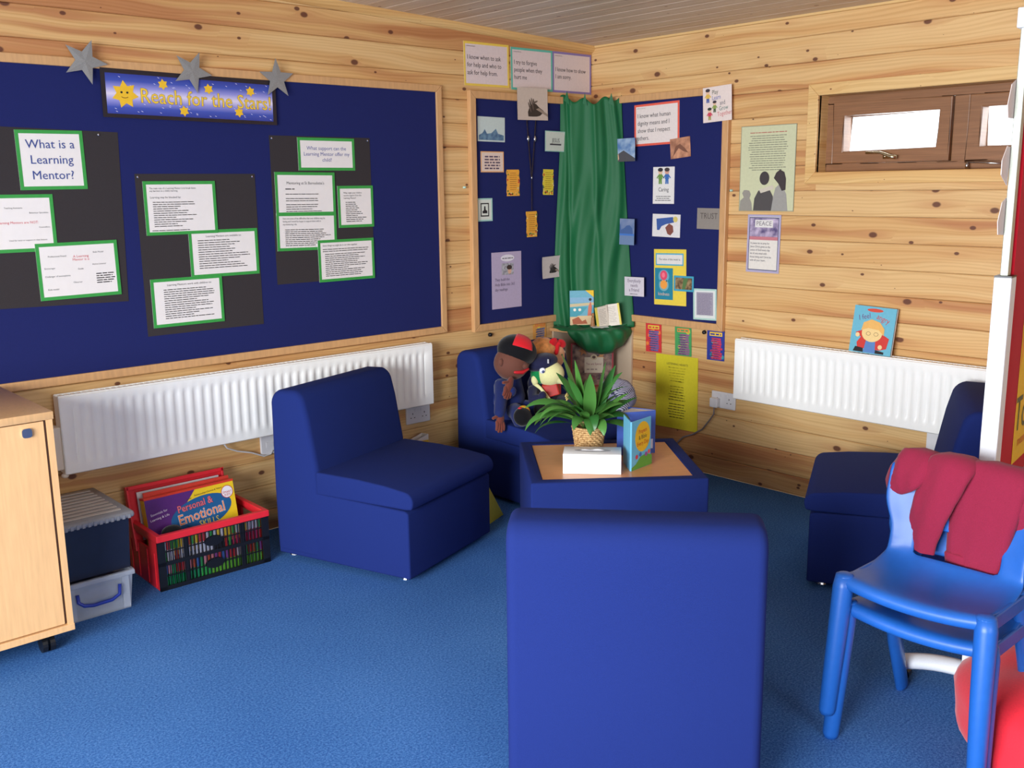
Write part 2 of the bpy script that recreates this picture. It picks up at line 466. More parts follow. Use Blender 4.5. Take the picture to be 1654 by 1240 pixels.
# the walls behind the camera, with big glazed openings that let the daylight in
bk = MB(); bk.box(-6.36, -5.8, -0.06, -6.3, -4.35, 2.55); bk.box(-6.36, -1.55, -0.06, -6.3, 0.08, 2.55)
bk.box(-6.36, -4.35, -0.06, -6.3, -1.55, 0.3); bk.box(-6.36, -4.35, 2.1, -6.3, -1.55, 2.55)
struct(bk.build('wall_back', mat('cream_wall', (188, 150, 106), 0.8, noise=0.05, scale=5)))
fr_ = MB(); fr_.box(-6.3, -5.86, -0.06, -4.5, -5.8, 2.55); fr_.box(-2.7, -5.86, -0.06, 0.18, -5.8, 2.55)
fr_.box(-4.5, -5.86, -0.06, -2.7, -5.8, 0.8); fr_.box(-4.5, -5.86, 2.2, -2.7, -5.8, 2.55)
struct(fr_.build('wall_front', MC['cream_wall']))
w2 = MB()
for y in (-4.35, -2.98, -1.61): w2.box(-6.34, y, 0.3, -6.29, y + 0.06, 2.1)
w2.box(-6.34, -4.35, 0.3, -6.29, -1.55, 0.36); w2.box(-6.34, -4.35, 2.04, -6.29, -1.55, 2.1)
struct(w2.build('window_2', PVCB))
w3 = MB()
for x in (-4.5, -3.63, -2.76): w3.box(x, -5.84, 0.8, x + 0.06, -5.79, 2.2)
w3.box(-4.5, -5.84, 0.8, -2.7, -5.79, 0.86); w3.box(-4.5, -5.84, 2.14, -2.7, -5.79, 2.2)
struct(w3.build('window_3', PVCB))

# ------------------------------------------------------------------ window_1 in the right wall (local: x right = -Y, -y into room)
win = bpy.data.objects.new('window_1', None); COL.objects.link(win); win.rotation_euler = (0, 0, -PI / 2); struct(win, 'long high brown framed window in the pine right wall')
TW = 0.052
x0, x1, z0, z1 = WY0, WY1, WZ0, WZ1


def mitre(mb, pts_o, pts_i, y0, y1):
    for i in range(4):
        j = (i + 1) % 4; q = [pts_o[i], pts_o[j], pts_i[j], pts_i[i]]
        mb.add([(a, y0, b) for a, b in q] + [(a, y1, b) for a, b in q], [(0, 1, 2, 3), (7, 6, 5, 4)] + [(s, s + 4, (s + 1) % 4 + 4, (s + 1) % 4) for s in range(4)])


ro = [(x0 - TW, z0 - TW), (x1 + TW, z0 - TW), (x1 + TW, z1 + TW), (x0 - TW, z1 + TW)]
ri = [(x0, z0), (x1, z0), (x1, z1), (x0, z1)]
for i in range(4):
    mb = MB(); j = (i + 1) % 4; q = [ro[i], ro[j], ri[j], ri[i]]
    mb.add([(a, -0.014, b) for a, b in q] + [(a, 0, b) for a, b in q], [(0, 1, 2, 3), (7, 6, 5, 4)] + [(s, s + 4, (s + 1) % 4 + 4, (s + 1) % 4) for s in range(4)])
    mb.build('casing', PINET, win, bevel=0.003)
rv = MB(); e = 0.012
rv.box(x0 - e, 0.0005, z0 - e, x0, 0.115, z1 + e); rv.build('reveal', PINET, win)
rv = MB(); rv.box(x1, 0, z0 - e, x1 + e, 0.115, z1 + e); rv.build('reveal', PINET, win)
rv = MB(); rv.box(x0, 0, z0 - e, x1, 0.115, z0); rv.build('sill', PINET, win)
rv = MB(); rv.box(x0, 0, z1, x1, 0.115, z1 + e); rv.build('reveal', PINET, win)
FY = 0.075
mid = (x0 + x1) / 2
fm = MB(); T = 0.034
for a, b_, c_, d_ in ((x0, z0, x1, z0 + T), (x0, z1 - T, x1, z1), (x0, z0 + T, x0 + T, z1 - T), (x1 - T, z0 + T, x1, z1 - T), (mid - 0.032, z0 + T, mid + 0.032, z1 - T)):
    fm.box(a, FY, b_, c_, 0.15, d_)
fm.build('frame', PVCB, win, bevel=0.004)
for a, b_ in ((x0 + T + 0.004, mid - 0.036), (mid + 0.036, x1 - T - 0.004)):
    za, zb = z0 + T + 0.004, z1 - T - 0.004; S = 0.052
    mb = MB()
    o4 = [(a, za), (b_, za), (b_, zb), (a, zb)]; i4 = [(a + S, za + S), (b_ - S, za + S), (b_ - S, zb - S), (a + S, zb - S)]
    mitre(mb, o4, i4, FY - 0.012, 0.13)
    sash = mb.build('sash', PVCB, win, bevel=0.005)
    gl = MB().box(a + S - 0.005, 0.10, za + S - 0.005, b_ - S + 0.005, 0.106, zb - S + 0.005)
    g = bpy.data.materials.get('window_glass')
    if not g:
        g = bpy.data.materials.new('window_glass'); g.use_nodes = True; nt = g.node_tree
        nt.nodes.remove(nt.nodes['Principled BSDF'])
        tr = nt.nodes.new('ShaderNodeBsdfTransparent'); gs = nt.nodes.new('ShaderNodeBsdfGlossy'); gs.inputs['Roughness'].default_value = 0.02
        mx = nt.nodes.new('ShaderNodeMixShader'); mx.inputs[0].default_value = 0.06
        nt.links.new(tr.outputs[0], mx.inputs[1]); nt.links.new(gs.outputs[0], mx.inputs[2]); nt.links.new(mx.outputs[0], nt.nodes['Material Output'].inputs[0])
    gl.build('pane', g, sash)
    cx = (a + b_) / 2 + (0.0 if a < mid else 0.25)
    hb = MB(); yb = FY - 0.012
    BR = mat('polished_brass_steel', (214, 204, 168), 0.25, metal=1, noise=0.05)
    hb.box(cx - 0.016, yb - 0.012, za + 0.014, cx + 0.016, yb, za + 0.034)
    hb.tube([(cx, yb - 0.010, za + 0.024), (cx, yb - 0.030, za + 0.024)], 0.008, 10)
    hb.tube([(cx + 0.055, yb - 0.032, za + 0.018), (cx + 0.03, yb - 0.034, za + 0.022), (cx, yb - 0.034, za + 0.034), (cx - 0.02, yb - 0.034, za + 0.041), (cx - 0.085, yb - 0.034, za + 0.042)], [0.009, 0.008, 0.007, 0.006, 0.006], 10)
    hb.build('handle', BR, sash, smooth=True)
st = MB(); st.tube([(2.06, 0.05, WZ0 + 0.001), (2.06, 0.05, WZ0 + 0.030)], [0.008, 0.006], 10); st.tube([(2.05, 0.05, WZ0 + 0.030), (2.22, 0.045, WZ0 + 0.018)], 0.0035, 8)
st.build('casement_stay', CHROME, win, smooth=True)

# ------------------------------------------------------------------ notice boards
FD1, FD2 = 0.020, 0.028


def board(label, fr, w, h, fwid, depth, open_left=False, open_right=False):
    t = thing('notice_board', label, 'notice board'); place(t, fr); t.rotation_euler = fr['rot']
    MB().box(-w / 2, -0.011, -h / 2, w / 2, 0, h / 2).build('felt_panel', FELT, t)
    # frame pieces
    W, H = w / 2, h / 2
    def piece(q):
        mb = MB(); mb.add([(a, -depth, b) for a, b in q] + [(a, 0, b) for a, b in q], [(0, 1, 2, 3), (7, 6, 5, 4)] + [(s, s + 4, (s + 1) % 4 + 4, (s + 1) % 4) for s in range(4)])
        mb.build('frame_rail', BEECH, t, bevel=0.003)
    lo = -W - (0 if open_left else fwid); ro_ = W + (0 if open_right else fwid)
    piece([(lo, -H - fwid), (ro_, -H - fwid), (W, -H), (-W, -H)])
    piece([(-W, H), (W, H), (ro_, H + fwid), (lo, H + fwid)])
    if not open_left: piece([(lo, -H - fwid), (-W, -H), (-W, H), (lo, H + fwid)])
    if not open_right: piece([(W, -H), (ro_, -H - fwid), (ro_, H + fwid), (W, H)])
    return t


board('huge beech-framed blue notice board on the left wall above the long radiator', frameA((-3.95 - 1.103) / 2, 1.3835, 0), 3.95 - 1.103, 1.127, 0.033, FD1)
board('narrower blue notice board between the huge board and the green drape', frameA((-0.862 - 0.0) / 2 - 0.0, 1.3675, 0), 0.862, 1.125, 0.037, FD2, open_right=True)
board('blue notice board on the right wall, beside the poster of two children', frameB(0.028 + (0.893 - 0.028) / 2, 1.3675, 0), 0.893 - 0.028, 1.125, 0.037, FD2, open_left=True)

# ------------------------------------------------------------------ displays on the left wall
SA = 0.0115
bk_specs = [(-2.868, 1.406, 0.448, 0.640, -1.3, 'leftmost black sugar paper backing sheet with three green-edged papers, running out of frame'),
            (-2.332, 1.249, 0.509, 0.634, 0, 'middle black sugar paper backing sheet, hung lowest, below the star banner'),
            (-1.746, 1.410, 0.509, 0.630, 0, 'right black sugar paper backing sheet carrying five green-edged papers')]
for x, z, ww, hh, a, lab in bk_specs:
    o = sheet('backing_sheet', lab, 'backing paper', frameA(x - (0.06 if x < -2.8 else 0), z, SA, a), ww + (0.12 if x < -2.8 else 0), hh, SUGAR, group='black backing sheets', th=0.0008)
    for sx in (-1, 1):
        p = MB().lathe([(0.0045, 0), (0.0045, 0.002), (0.002, 0.004)], 8); q = p.build('pin', mat('pin_silver', (220, 220, 225), 0.2, metal=1), o)
        q.rotation_euler = (PI / 2, 0, 0); q.location = (sx * (ww / 2 - 0.012), -0.0008, hh / 2 - 0.012)
NAVY = C((52, 72, 140)); REDP = C((205, 40, 60))
G0 = 'green-edged sheets on the black backing paper'


def gsheet(x, z, w_, h_, a, label, lay=0):
    return sheet('information_sheet', label, 'sheet', frameA(x, z, SA + 0.0012 + lay * 0.0022, a), w_, h_, PAPER, 0.0125, GREEN, G0)


o = gsheet(-2.886, 1.615, 0.235, 0.211, 0.5, 'small green-edged sheet asking What is a Learning Mentor in large blue letters')
text('What is a\nLearning\nMentor?', 0.044, NAVY, o, z=0.0, y=-0.0024, bold=0.0003, space=1.25, x=0)
o = gsheet(-3.045, 1.391, 0.297, 0.205, 0, 'green-edged sheet cut by the left picture edge, with one red line in its middle')
text('Learning Mentors are NOT:', 0.0125, REDP, o, x=0.02, z=0.003, bold=0.0002)
for i, (x, z, tx) in enumerate([(0.01, 0.055, 'Teaching Assistants'), (0.095, 0.037, 'Behaviour Specialists'), (0.11, -0.015, 'Counsellors'), (-0.08, -0.03, 'Inspectors'), (0.05, -0.06, 'Used for tests or support in class lessons')]):
    text(tx, 0.0078, INK, o, x=x, z=z)
o = gsheet(-2.827, 1.213, 0.297, 0.209, 0.5, 'lowest sheet on the leftmost backing, green-edged, with scattered words round a red title', 1)
text('A Learning\nMentor is a:', 0.013, REDP, o, x=0.01, z=0.045, bold=0.0002, space=0.9)
for i, (x, z, tx) in enumerate([(-0.075, 0.055, 'Professional Friend'), (0.075, 0.063, 'Role Model'), (-0.105, 0.012, 'Encourager'), (0.075, 0.018, 'Active Listener'), (-0.08, -0.018, 'Challenger of assumptions'), (0.005, 0.004, 'Guide'), (-0.01, -0.045, 'Observer'), (-0.1, -0.066, 'Role model')]):
    text(tx, 0.0085, INK, o, x=x, z=z)
lines(o, 0.06, -0.02, 0.075, 5, 0.0085, seed=3)
o = gsheet(-2.410, 1.433, 0.299, 0.209, 0, 'topmost green-edged sheet on the middle backing, full of small bullet points', 1)
text("The main role of a Learning Mentor is to break down\nany barriers to a child's learning.", 0.0098, INK, o, x=-0.125, z=0.072, align='LEFT', bold=0.0003, sx=0.9)
text('Learning may be blocked by:', 0.011, INK, o, x=-0.125, z=0.042, align='LEFT', bold=0.0003)
lines(o, -0.115, 0.022, 0.20, 12, 0.0085, ragged=0.55, seed=4, h=0.0028); lines(o, -0.125, -0.088, 0.23, 2, 0.0085, ragged=0.5, seed=5, h=0.0028)
o = gsheet(-2.236, 1.246, 0.305, 0.192, 0, 'green-edged sheet at the right of the middle backing, between its neighbours above and below', 0)
text('Learning Mentors are available to:', 0.0115, INK, o, x=0.0, z=0.070, bold=0.0004)
lines(o, -0.115, 0.052, 0.23, 13, 0.0093, ragged=0.5, seed=6, h=0.003)
o = gsheet(-2.410, 1.060, 0.303, 0.194, 0, 'lowest green-edged sheet on the middle backing, nearest the board frame', 1)
text('Learning Mentors work with children to:', 0.0115, INK, o, x=0.01, z=0.070, bold=0.0004)
lines(o, -0.10, 0.050, 0.22, 14, 0.0088, ragged=0.5, seed=7, h=0.003)
o = gsheet(-1.722, 1.650, 0.290, 0.140, 0, 'shiny laminated green-edged sheet at the top of the right backing, three blue lines', 0)
text('What support can the\nLearning Mentor offer my\nchild?', 0.0225, C((70, 80, 150)), o, z=0.0, space=1.1)
o = gsheet(-1.839, 1.481, 0.298, 0.183, -0.5, 'green-edged sheet titled Mentoring at St Bernadette, below the shiny laminated one', 1)
text("Mentoring at St Bernadette's", 0.017, INK, o, z=0.045, bold=0.0004, sx=0.95)
lines(o, -0.10, 0.018, 0.05, 1, 0.01, seed=8); lines(o, -0.10, -0.003, 0.19, 1, 0.01, seed=9, h=0.003); lines(o, -0.10, -0.022, 0.19, 2, 0.0095, seed=10, h=0.003); lines(o, -0.10, -0.048, 0.19, 4, 0.0095, seed=11, h=0.003)
o = gsheet(-1.840, 1.317, 0.300, 0.162, -1, 'green-edged sheet with a bold three-line heading, at the left of the right backing', 0)
text('Here are some of the difficulties that your children may be\nhaving and I would be happy to support them with in\nmy mentoring role.', 0.0108, INK, o, x=-0.12, z=0.045, align='LEFT', bold=0.0004, sx=0.82, space=1.15)
lines(o, -0.11, 0.008, 0.24, 9, 0.0085, ragged=0.4, seed=12, h=0.003)
o = gsheet(-1.643, 1.183, 0.299, 0.187, 0, 'bottom right green-edged sheet of the right backing, with many small lines', 1)
text('Some things we might do in our time together', 0.0108, INK, o, x=-0.125, z=0.068, align='LEFT', bold=0.0003, sx=0.9)
lines(o, -0.125, 0.05, 0.25, 2, 0.009, seed=13, ragged=0.1, h=0.003); lines(o, -0.115, 0.028, 0.23, 12, 0.0088, ragged=0.5, seed=14, h=0.003)
o = gsheet(-1.581, 1.420, 0.191, 0.186, 0, 'nearly square green-edged sheet at the right edge of the right backing', 0)
text('What might your children\nreceive support from the\nLearning Mentor?', 0.0105, INK, o, x=-0.065, z=0.05, align='LEFT', bold=0.0003, sx=0.9, space=1.1)
lines(o, -0.055, 0.018, 0.11, 11, 0.0085, ragged=0.5, seed=15, h=0.003)

# banner
ban = sheet('banner', 'long blue banner with yellow stars reading Reach for the Stars, on the big board', 'banner', frameA(-2.326, 1.859, 0.0215, -0.6), 0.724, 0.178, C((40, 36, 42), 0.3))


def grad_mat():
    m = bpy.data.materials.new('banner_print'); m.use_nodes = True; t = NT(m.node_tree); b = m.node_tree.nodes['Principled BSDF']
    tc = t.n('ShaderNodeTexCoord'); sp = t.n('ShaderNodeSeparateXYZ'); t.l(tc.outputs['Object'], sp.inputs[0])
    f = t.m('ABSOLUTE', t.m('ADD', sp.outputs[2], 0.002)); f = t.m('DIVIDE', f, 0.08)
    c = t.ramp(f, [(0.0, lin((225, 215, 235))), (0.3, lin((150, 150, 215))), (0.6, lin((66, 86, 175))), (1.0, lin((46, 58, 140)))])
    t.l(c, b.inputs['Base Color']); b.inputs['Roughness'].default_value = 0.25
    return m


MB().box(-0.345, -0.0022, -0.075, 0.345, -0.0012, 0.072).build('picture_panel', grad_mat(), ban)
YST = C((238, 190, 48), 0.35); DK = C((120, 80, 30))


def rstar(cx, cz, r, n=7, y=-0.003):
    polym(ban, 'printed_star', star(cx, cz, r, r * 0.62, n, PI / 2 + 0.1), YST, y)


rstar(-0.275, -0.003, 0.052)
for dx_ in (-0.011, 0.011): polym(ban, 'star_eye', disc(-0.277 + dx_, 0.004, 0.0045, 0.004), INK, -0.0034)
MB().tube([(-0.277 + 0.016 * math.sin(a), -0.0034, -0.006 - 0.010 * math.cos(a)) for a in [x * 0.3 for x in range(-3, 4)]], 0.0012, 6).build('star_smile', DK, ban)
for cx, cz in ((-0.125, 0.043), (0.062, 0.038), (0.245, 0.040), (-0.045, -0.052), (0.190, -0.045)): rstar(cx, cz, 0.021, 6)
text('Reach for the Stars!', 0.078, DK, ban, x=0.060, z=-0.006, y=-0.0036, bold=0.0009, sx=0.89)
text('Reach for the Stars!', 0.078, C((240, 200, 60)), ban, x=0.060, z=-0.006, y=-0.0042, bold=0.0, sx=0.89)
tw = MB(); q = random.Random(5)
for i in range(46):
    x, z = q.uniform(-0.335, 0.335), q.choice([q.uniform(0.03, 0.068), q.uniform(-0.07, -0.03)])
    tw.add([(x - 0.005, -0.0028, z + 0.002), (x, -0.0028, z - 0.001), (x + 0.005, -0.0028, z - 0.002), (x, -0.0028, z + 0.001)], [(0, 1, 2, 3)])
tw.build('printed_sparkle', C((235, 235, 250)), ban)['kind'] = 'stuff'
SIL = mat('silver_glitter_card', (150, 150, 148), 0.45, metal=0.35, noise=0.18, scale=500)
for x, z, a, lab in ((-2.741, 1.968, 8, 'silver star at the left, just beyond the end of the banner'), (-2.329, 1.959, 5, 'silver star over the middle of the banner, between the other two'), (-1.958, 1.954, 3, 'silver star over the right end of the banner')):
    pts = star(0, 0, 0.083, 0.034, 5, PI / 2 - R(30 if x < -2 else 2)); mb = MB()
    n = len(pts); v = [(p[0], -0.0015, p[1]) for p in pts] + [(p[0], 0, p[1]) for p in pts] + [(0, -0.0035, 0)]
    mb.add(v, [(i, (i + 1) % n, 2 * n) for i in range(n)] + [(i, i + n, (i + 1) % n + n, (i + 1) % n) for i in range(n)] + [list(range(n, 2 * n))[::-1]])
    o = mb.build('silver_star', SIL); place(o, frameA(x, z, 0.030, a)); tag(o, lab, 'star', 'silver stars along the banner')

# three framed statements above the board
G1 = 'statement posters on the walls'
for x, z, bc, tx, nm, al in ((-0.767, 2.096, (232, 200, 84), 'I know when to ask\nfor help and who to\nask for help from.', 'yellow-edged statement poster, leftmost of the three above the corner board', 0.6),
                             (-0.456, 2.093, (96, 184, 164), 'I try to forgive\npeople when they\nhurt me', 'teal-edged statement poster, middle of the three above the corner board', 0.6),
                             (-0.158, 2.095, (134, 118, 176), 'I know how to show\nI am sorry.', 'purple-edged statement poster, right next to the room corner', 0.3)):
    o = sheet('statement_poster', nm, 'poster', frameA(x, z, 0.0025 if z else 0, al), 0.298, 0.208, C((222, 206, 204)), 0.011, C(bc), G1)
    text(tx, 0.0315, C((50, 44, 50)), o, x=-0.128, z=-0.005, align='LEFT', sx=0.88, space=1.15, y=-0.0018)
    lines(o, -0.13, 0.082, 0.08, 1, 0.01, h=0.002, seed=2, mtl=C((150, 140, 150)))
o = sheet('statement_poster', 'red-edged statement poster about human dignity on the right-hand board', 'poster', frameB(0.472, 1.811, SA, 1.2), 0.298, 0.212, C((232, 220, 214)), 0.011, C((232, 96, 76)), G1)
text('I know what human\ndignity means and I\nshow that I respect\nothers.', 0.0315, C((60, 54, 60)), o, x=-0.128, z=-0.01, align='LEFT', sx=0.88, space=1.2, y=-0.0018)
lines(o, -0.13, 0.085, 0.08, 1, 0.01, h=0.002, seed=2, mtl=C((150, 140, 150)))

# praying hands picture and the other cards of the corner board (left wall side)


def hands_print(o, w_, h_, dark=(60, 50, 44)):
    """joined hands with a forearm running to the lower right, as flat printed shapes"""
    X = lambda u, v: ((u - 0.5) * w_, (v - 0.5) * h_)
    def fing(u, v, L, t_, a, cc, y):
        ca_, sa_ = math.cos(R(a)), math.sin(R(a))
        polym(o, 'printed_finger', [X(u + (L * math.cos(k_) * ca_ - t_ * math.sin(k_) * sa_), v + (L * math.cos(k_) * sa_ + t_ * math.sin(k_) * ca_) * w_ / h_) for k_ in [2 * PI * i_ / 14 for i_ in range(14)]], C(cc), y)
    polym(o, 'printed_shade', [X(0, 0), X(0.42, 0), X(0.24, 0.16), X(0.1, 0.22), X(0, 0.36)], C((140, 122, 108)), -0.0014)
    polym(o, 'printed_hands', [X(0.36, 0.0), X(0.34, 0.25), X(0.40, 0.42), X(0.52, 0.54), X(0.62, 0.50), X(0.72, 0.40), X(1, 0.20), X(1, 0)], C(dark), -0.0017)
    d2 = tuple(min(255, int(v * 1.5 + 12)) for v in dark)
    for k2, (u, v, L, a) in enumerate(((0.40, 0.40, 0.13, 112), (0.44, 0.46, 0.15, 108), (0.49, 0.50, 0.15, 104), (0.54, 0.50, 0.13, 100), (0.58, 0.56, 0.09, 20))):
        fing(u, v, L, 0.022, a, dark if k2 % 2 else d2, -0.0020 - 0.0002 * k2)
    polym(o, 'printed_highlight', [X(0.60, 0.34), X(0.70, 0.38), X(1, 0.19), X(1, 0.11)], C((156, 138, 122)), -0.0030)


G2 = 'cards pinned to the corner boards'
o = sheet('photo_card', 'sepia picture of praying hands overlapping the board frame, below the teal-edged poster', 'picture', frameA(-0.480, 1.919, 0.0295, 1), 0.216, 0.161, C((206, 190, 176)), group=G2, curl=0.002)
hands_print(o, 0.216, 0.161); text('PRAYER', 0.012, C((110, 96, 88)), o, x=-0.06, z=0.067)
o = sheet('photo_card', 'pale blue misty seascape card at the upper left of the corner board', 'picture', frameA(-0.751, 1.785, SA, -0.5), 0.182, 0.121, C((196, 210, 206)), group=G2)


def cloud_mat(nm, c1, c2, sc=18, lo=0.35, hi=0.65):
    if nm in MC: return MC[nm]
    m = bpy.data.materials.new(nm); m.use_nodes = True; t = NT(m.node_tree); b = m.node_tree.nodes['Principled BSDF']
    tc = t.n('ShaderNodeTexCoord'); nz = t.n('ShaderNodeTexNoise'); nz.inputs['Scale'].default_value = sc; nz.inputs['Detail'].default_value = 4; t.l(tc.outputs['Object'], nz.inputs[0])
    t.l(t.ramp(nz.outputs[0], [(lo, lin(c1)), (hi, lin(c2))]), b.inputs['Base Color']); b.inputs['Roughness'].default_value = 0.35
    MC[nm] = m; return m


rectm(o, 'picture_panel', -0.084, -0.053, 0.084, 0.053, cloud_mat('sea_print', (96, 142, 178), (176, 202, 204)))
polym(o, 'printed_rocks', [(-0.084, -0.053), (-0.084, -0.03), (-0.06, -0.02), (-0.045, 0.0), (-0.03, -0.022), (0.0, -0.018), (0.03, 0.004), (0.045, -0.02), (0.084, -0.028), (0.084, -0.053)], cloud_mat('sea_rock_print', (60, 96, 132), (110, 146, 170), 40), -0.0014)
o = sheet('text_card', 'small white card with an orange edge and dense dark text, below the seascape card', 'card', frameA(-0.748, 1.625, SA), 0.155, 0.103, C((226, 204, 190)), 0.005, C((232, 172, 108)), G2)
lines(o, -0.055, 0.022, 0.11, 5, 0.0145, seed=20, ragged=0.1, center=True, h=0.0075, mtl=C((92, 76, 96)), y=-0.0014)
o = sheet('text_card', 'pale mint card with short black capital letters beside the green drape', 'card', frameA(-0.321, 1.734, 0.036, -0.8), 0.150, 0.106, C((204, 212, 200)), 0.004, C((150, 200, 186)), G2)
text('JESUS', 0.030, C((60, 60, 66)), o, x=0.004, z=0.004, sx=0.8); rectm(o, 'underline', -0.04, -0.02, 0.045, -0.012, C((60, 60, 66)), -0.0014)


def splash_tag(fr, w_, h_, base, label):
    mb = MB(); q = random.Random(int(w_ * 9999) + int(base[1])); N_ = 14; L = []; Rr = []
    for i in range(N_ + 1):
        z = -h_ / 2 + h_ * i / N_; L.append((-w_ / 2 + q.uniform(0, 0.006), z)); Rr.append((w_ / 2 - q.uniform(0, 0.006), z))
    p = L + Rr[::-1]; n = len(p)
    mb.add([(a, -0.0012, b) for a, b in p] + [(a, 0, b) for a, b in p], [list(range(n)), list(range(n, 2 * n))[::-1]] + [(i, (i + 1) % n, n + (i + 1) % n, n + i) for i in range(n)])
    o = mb.build('prayer_card', C(base)); place(o, fr); tag(o, label, 'card', 'bright torn-edged cards on the corner board')
    sp = [MB() for _ in range(3)]
    for i in range(26):
        k_ = i % 3; x = q.choice([-1, 1]) * q.uniform(w_ * 0.34, w_ * 0.46) if i % 2 else q.uniform(-w_ * 0.42, w_ * 0.42)
        z = q.uniform(-h_ / 2 + 0.008, h_ / 2 - 0.01) if i % 2 else q.uniform(-h_ * 0.46, -h_ * 0.34)
        sp[k_].add([(a, -0.0016, b) for a, b in disc(x, z, q.uniform(0.003, 0.006), n=6)], [list(range(6))])
    for k_, cc in enumerate(((214, 66, 52), (104, 132, 62), (240, 226, 150))): sp[k_].build('splash_print', C(cc), o)['kind'] = 'stuff'
    lines(o, -w_ * 0.30, h_ * 0.36, w_ * 0.6, 9, h_ * 0.078, seed=int(base[0]), ragged=0.3, center=True, h=0.0022, mtl=C((150, 90, 40)), y=-0.0018)
    return o


splash_tag(frameA(-0.606, 1.520, SA, 0.5), 0.094, 0.134, (240, 172, 62), 'orange torn-edged card left of the hanging black beads')
splash_tag(frameA(-0.351, 1.522, SA, -1), 0.084, 0.134, (226, 204, 62), 'yellow torn-edged card right of the hanging black beads')
splash_tag(frameA(-0.480, 1.304, SA + 0.006, 0.8), 0.084, 0.134, (232, 168, 56), 'amber torn-edged card hanging at the end of the black beads')
o = sheet('emblem_card', 'small mint card with a black square emblem at the left edge of the corner board', 'card', frameA(-0.804, 1.387, SA), 0.103, 0.115, C((214, 220, 210)), 0.007, C((160, 206, 196)), G2)
for (a, b_, c_, d_) in ((-0.028, -0.034, 0.028, -0.028), (-0.028, 0.028, 0.028, 0.034), (-0.028, -0.034, -0.022, 0.034), (0.022, -0.034, 0.028, 0.034)): rectm(o, 'emblem_frame', a, b_, c_, d_, INK, -0.0014)
polym(o, 'emblem_figure', [(-0.014, -0.018), (0.016, -0.018), (0.016, -0.006), (0.006, 0.0), (0.004, 0.018), (-0.004, 0.018), (-0.006, -0.002), (-0.016, -0.008)], INK, -0.0014)
o = sheet('lilac_letter', 'tall lilac sheet with a small photograph and handwriting, low on the corner board', 'letter', frameA(-0.659, 1.020, SA), 0.209, 0.294, C((182, 168, 196)), group=G2)
polym(o, 'speech_label', disc(0.006, 0.115, 0.048, 0.018), C((226, 222, 230)), -0.0015); lines(o, -0.03, 0.112, 0.075, 1, 0.01, h=0.004, seed=31, y=-0.0018)
rectm(o, 'photograph', -0.035, 0.028, 0.048, 0.088, cloud_mat('photo_snow', (110, 108, 116), (190, 190, 198), 60), -0.0015)
polym(o, 'printed_face', disc(0.020, 0.048, 0.013, 0.017), C((214, 172, 150)), -0.0018); polym(o, 'printed_hair', disc(0.018, 0.066, 0.019, 0.012), C((60, 44, 42)), -0.0020)
for i, tx in enumerate(('They build the', 'Holy Bible into 365', 'day readings')): text(tx, 0.021, C((56, 50, 80)), o, x=-0.085, z=0.004 - i * 0.026, align='LEFT', sx=0.85, shear=0.2)
o = sheet('photo_card', 'small picture of praying hands low on the corner board, touching the green drape', 'picture', frameA(-0.350, 1.071, 0.040, 1.5), 0.157, 0.116, C((200, 190, 186)), group=G2, curl=0.005)
hands_print(o, 0.150, 0.11, (44, 38, 38))
# beads hanging from the praying picture
bd = thing('bead_necklace', 'black bead necklace with two silver ornaments hanging in a V on the corner board', 'necklace', (-0.48, -0.013, 1.84))
bm_ = MB(); q = random.Random(3)
def bead_line(a, b_, n, r):
    for i in range(n):
        t_ = i / (n - 1); p = Vector(a).lerp(Vector(b_), t_); bm_.ell((p.x, -0.004, p.z), (r * q.uniform(0.8, 1.2),) * 3, nu=6, nv=4)
bead_line((-0.03, 0, 0.0), (0.0, 0, -0.29), 44, 0.0036); bead_line((0.035, 0, 0.0), (0.004, 0, -0.29), 44, 0.0036); bead_line((0.002, 0, -0.29), (0.002, 0, -0.46), 24, 0.0034)
bm_.build('bead_string', mat('black_beads', (46, 32, 34), 0.3, noise=0.2), bd, smooth=True)
for x in (-0.022, 0.027): MB().ell((x, -0.006, -0.095), (0.008, 0.005, 0.016), nu=10, nv=8).build('silver_ornament', CHROME, bd, smooth=True)
MB().ell((0.002, -0.005, -0.295), (0.005, 0.004, 0.009), nu=8, nv=6).build('silver_clasp', CHROME, bd, smooth=True)
# ------------------------------------------------------------------ right-wall board cards
o = sheet('photo_card', 'picture of a hand against blue sky at the right edge of the green drape', 'picture', frameB(0.282, 1.685, 0.050, 0.5), 0.159, 0.120, C((110, 144, 186)), group=G2)
rectm(o, 'picture_panel', -0.0795, -0.06, 0.0795, 0.06, cloud_mat('sky_print', (86, 124, 176), (176, 196, 216), 14, 0.4, 0.62), -0.0015)
polym(o, 'printed_hill', [(-0.06, -0.06), (-0.04, -0.02), (0.0, -0.002), (0.03, -0.018), (0.0795, -0.045), (0.0795, -0.06)], C((82, 80, 84)), -0.0018)
polym(o, 'printed_hand', [(-0.075, -0.06), (-0.06, -0.03), (-0.035, -0.02), (-0.03, -0.045), (-0.045, -0.06)], C((206, 168, 140)), -0.0021)
o = sheet('photo_card', 'tilted brown picture of joined hands, at the lower corner of the red-edged poster', 'picture', frameB(0.632, 1.685, SA + 0.003, 5), 0.128, 0.100, cloud_mat('brown_hands', (150, 100, 78), (214, 156, 122), 22), group=G2)
polym(o, 'printed_fingers', [(-0.05, -0.04), (-0.03, 0.01), (0.0, 0.02), (0.03, -0.005), (0.05, -0.03), (0.02, -0.02), (-0.01, 0.0)], C((128, 84, 66)), -0.0015)
o = sheet('childrens_card', 'white card with playing children and coloured words at the board top right corner', 'card', frameB(0.864, 1.885, 0.0295, 2.6), 0.169, 0.167, C((232, 216, 208)), group=G2)
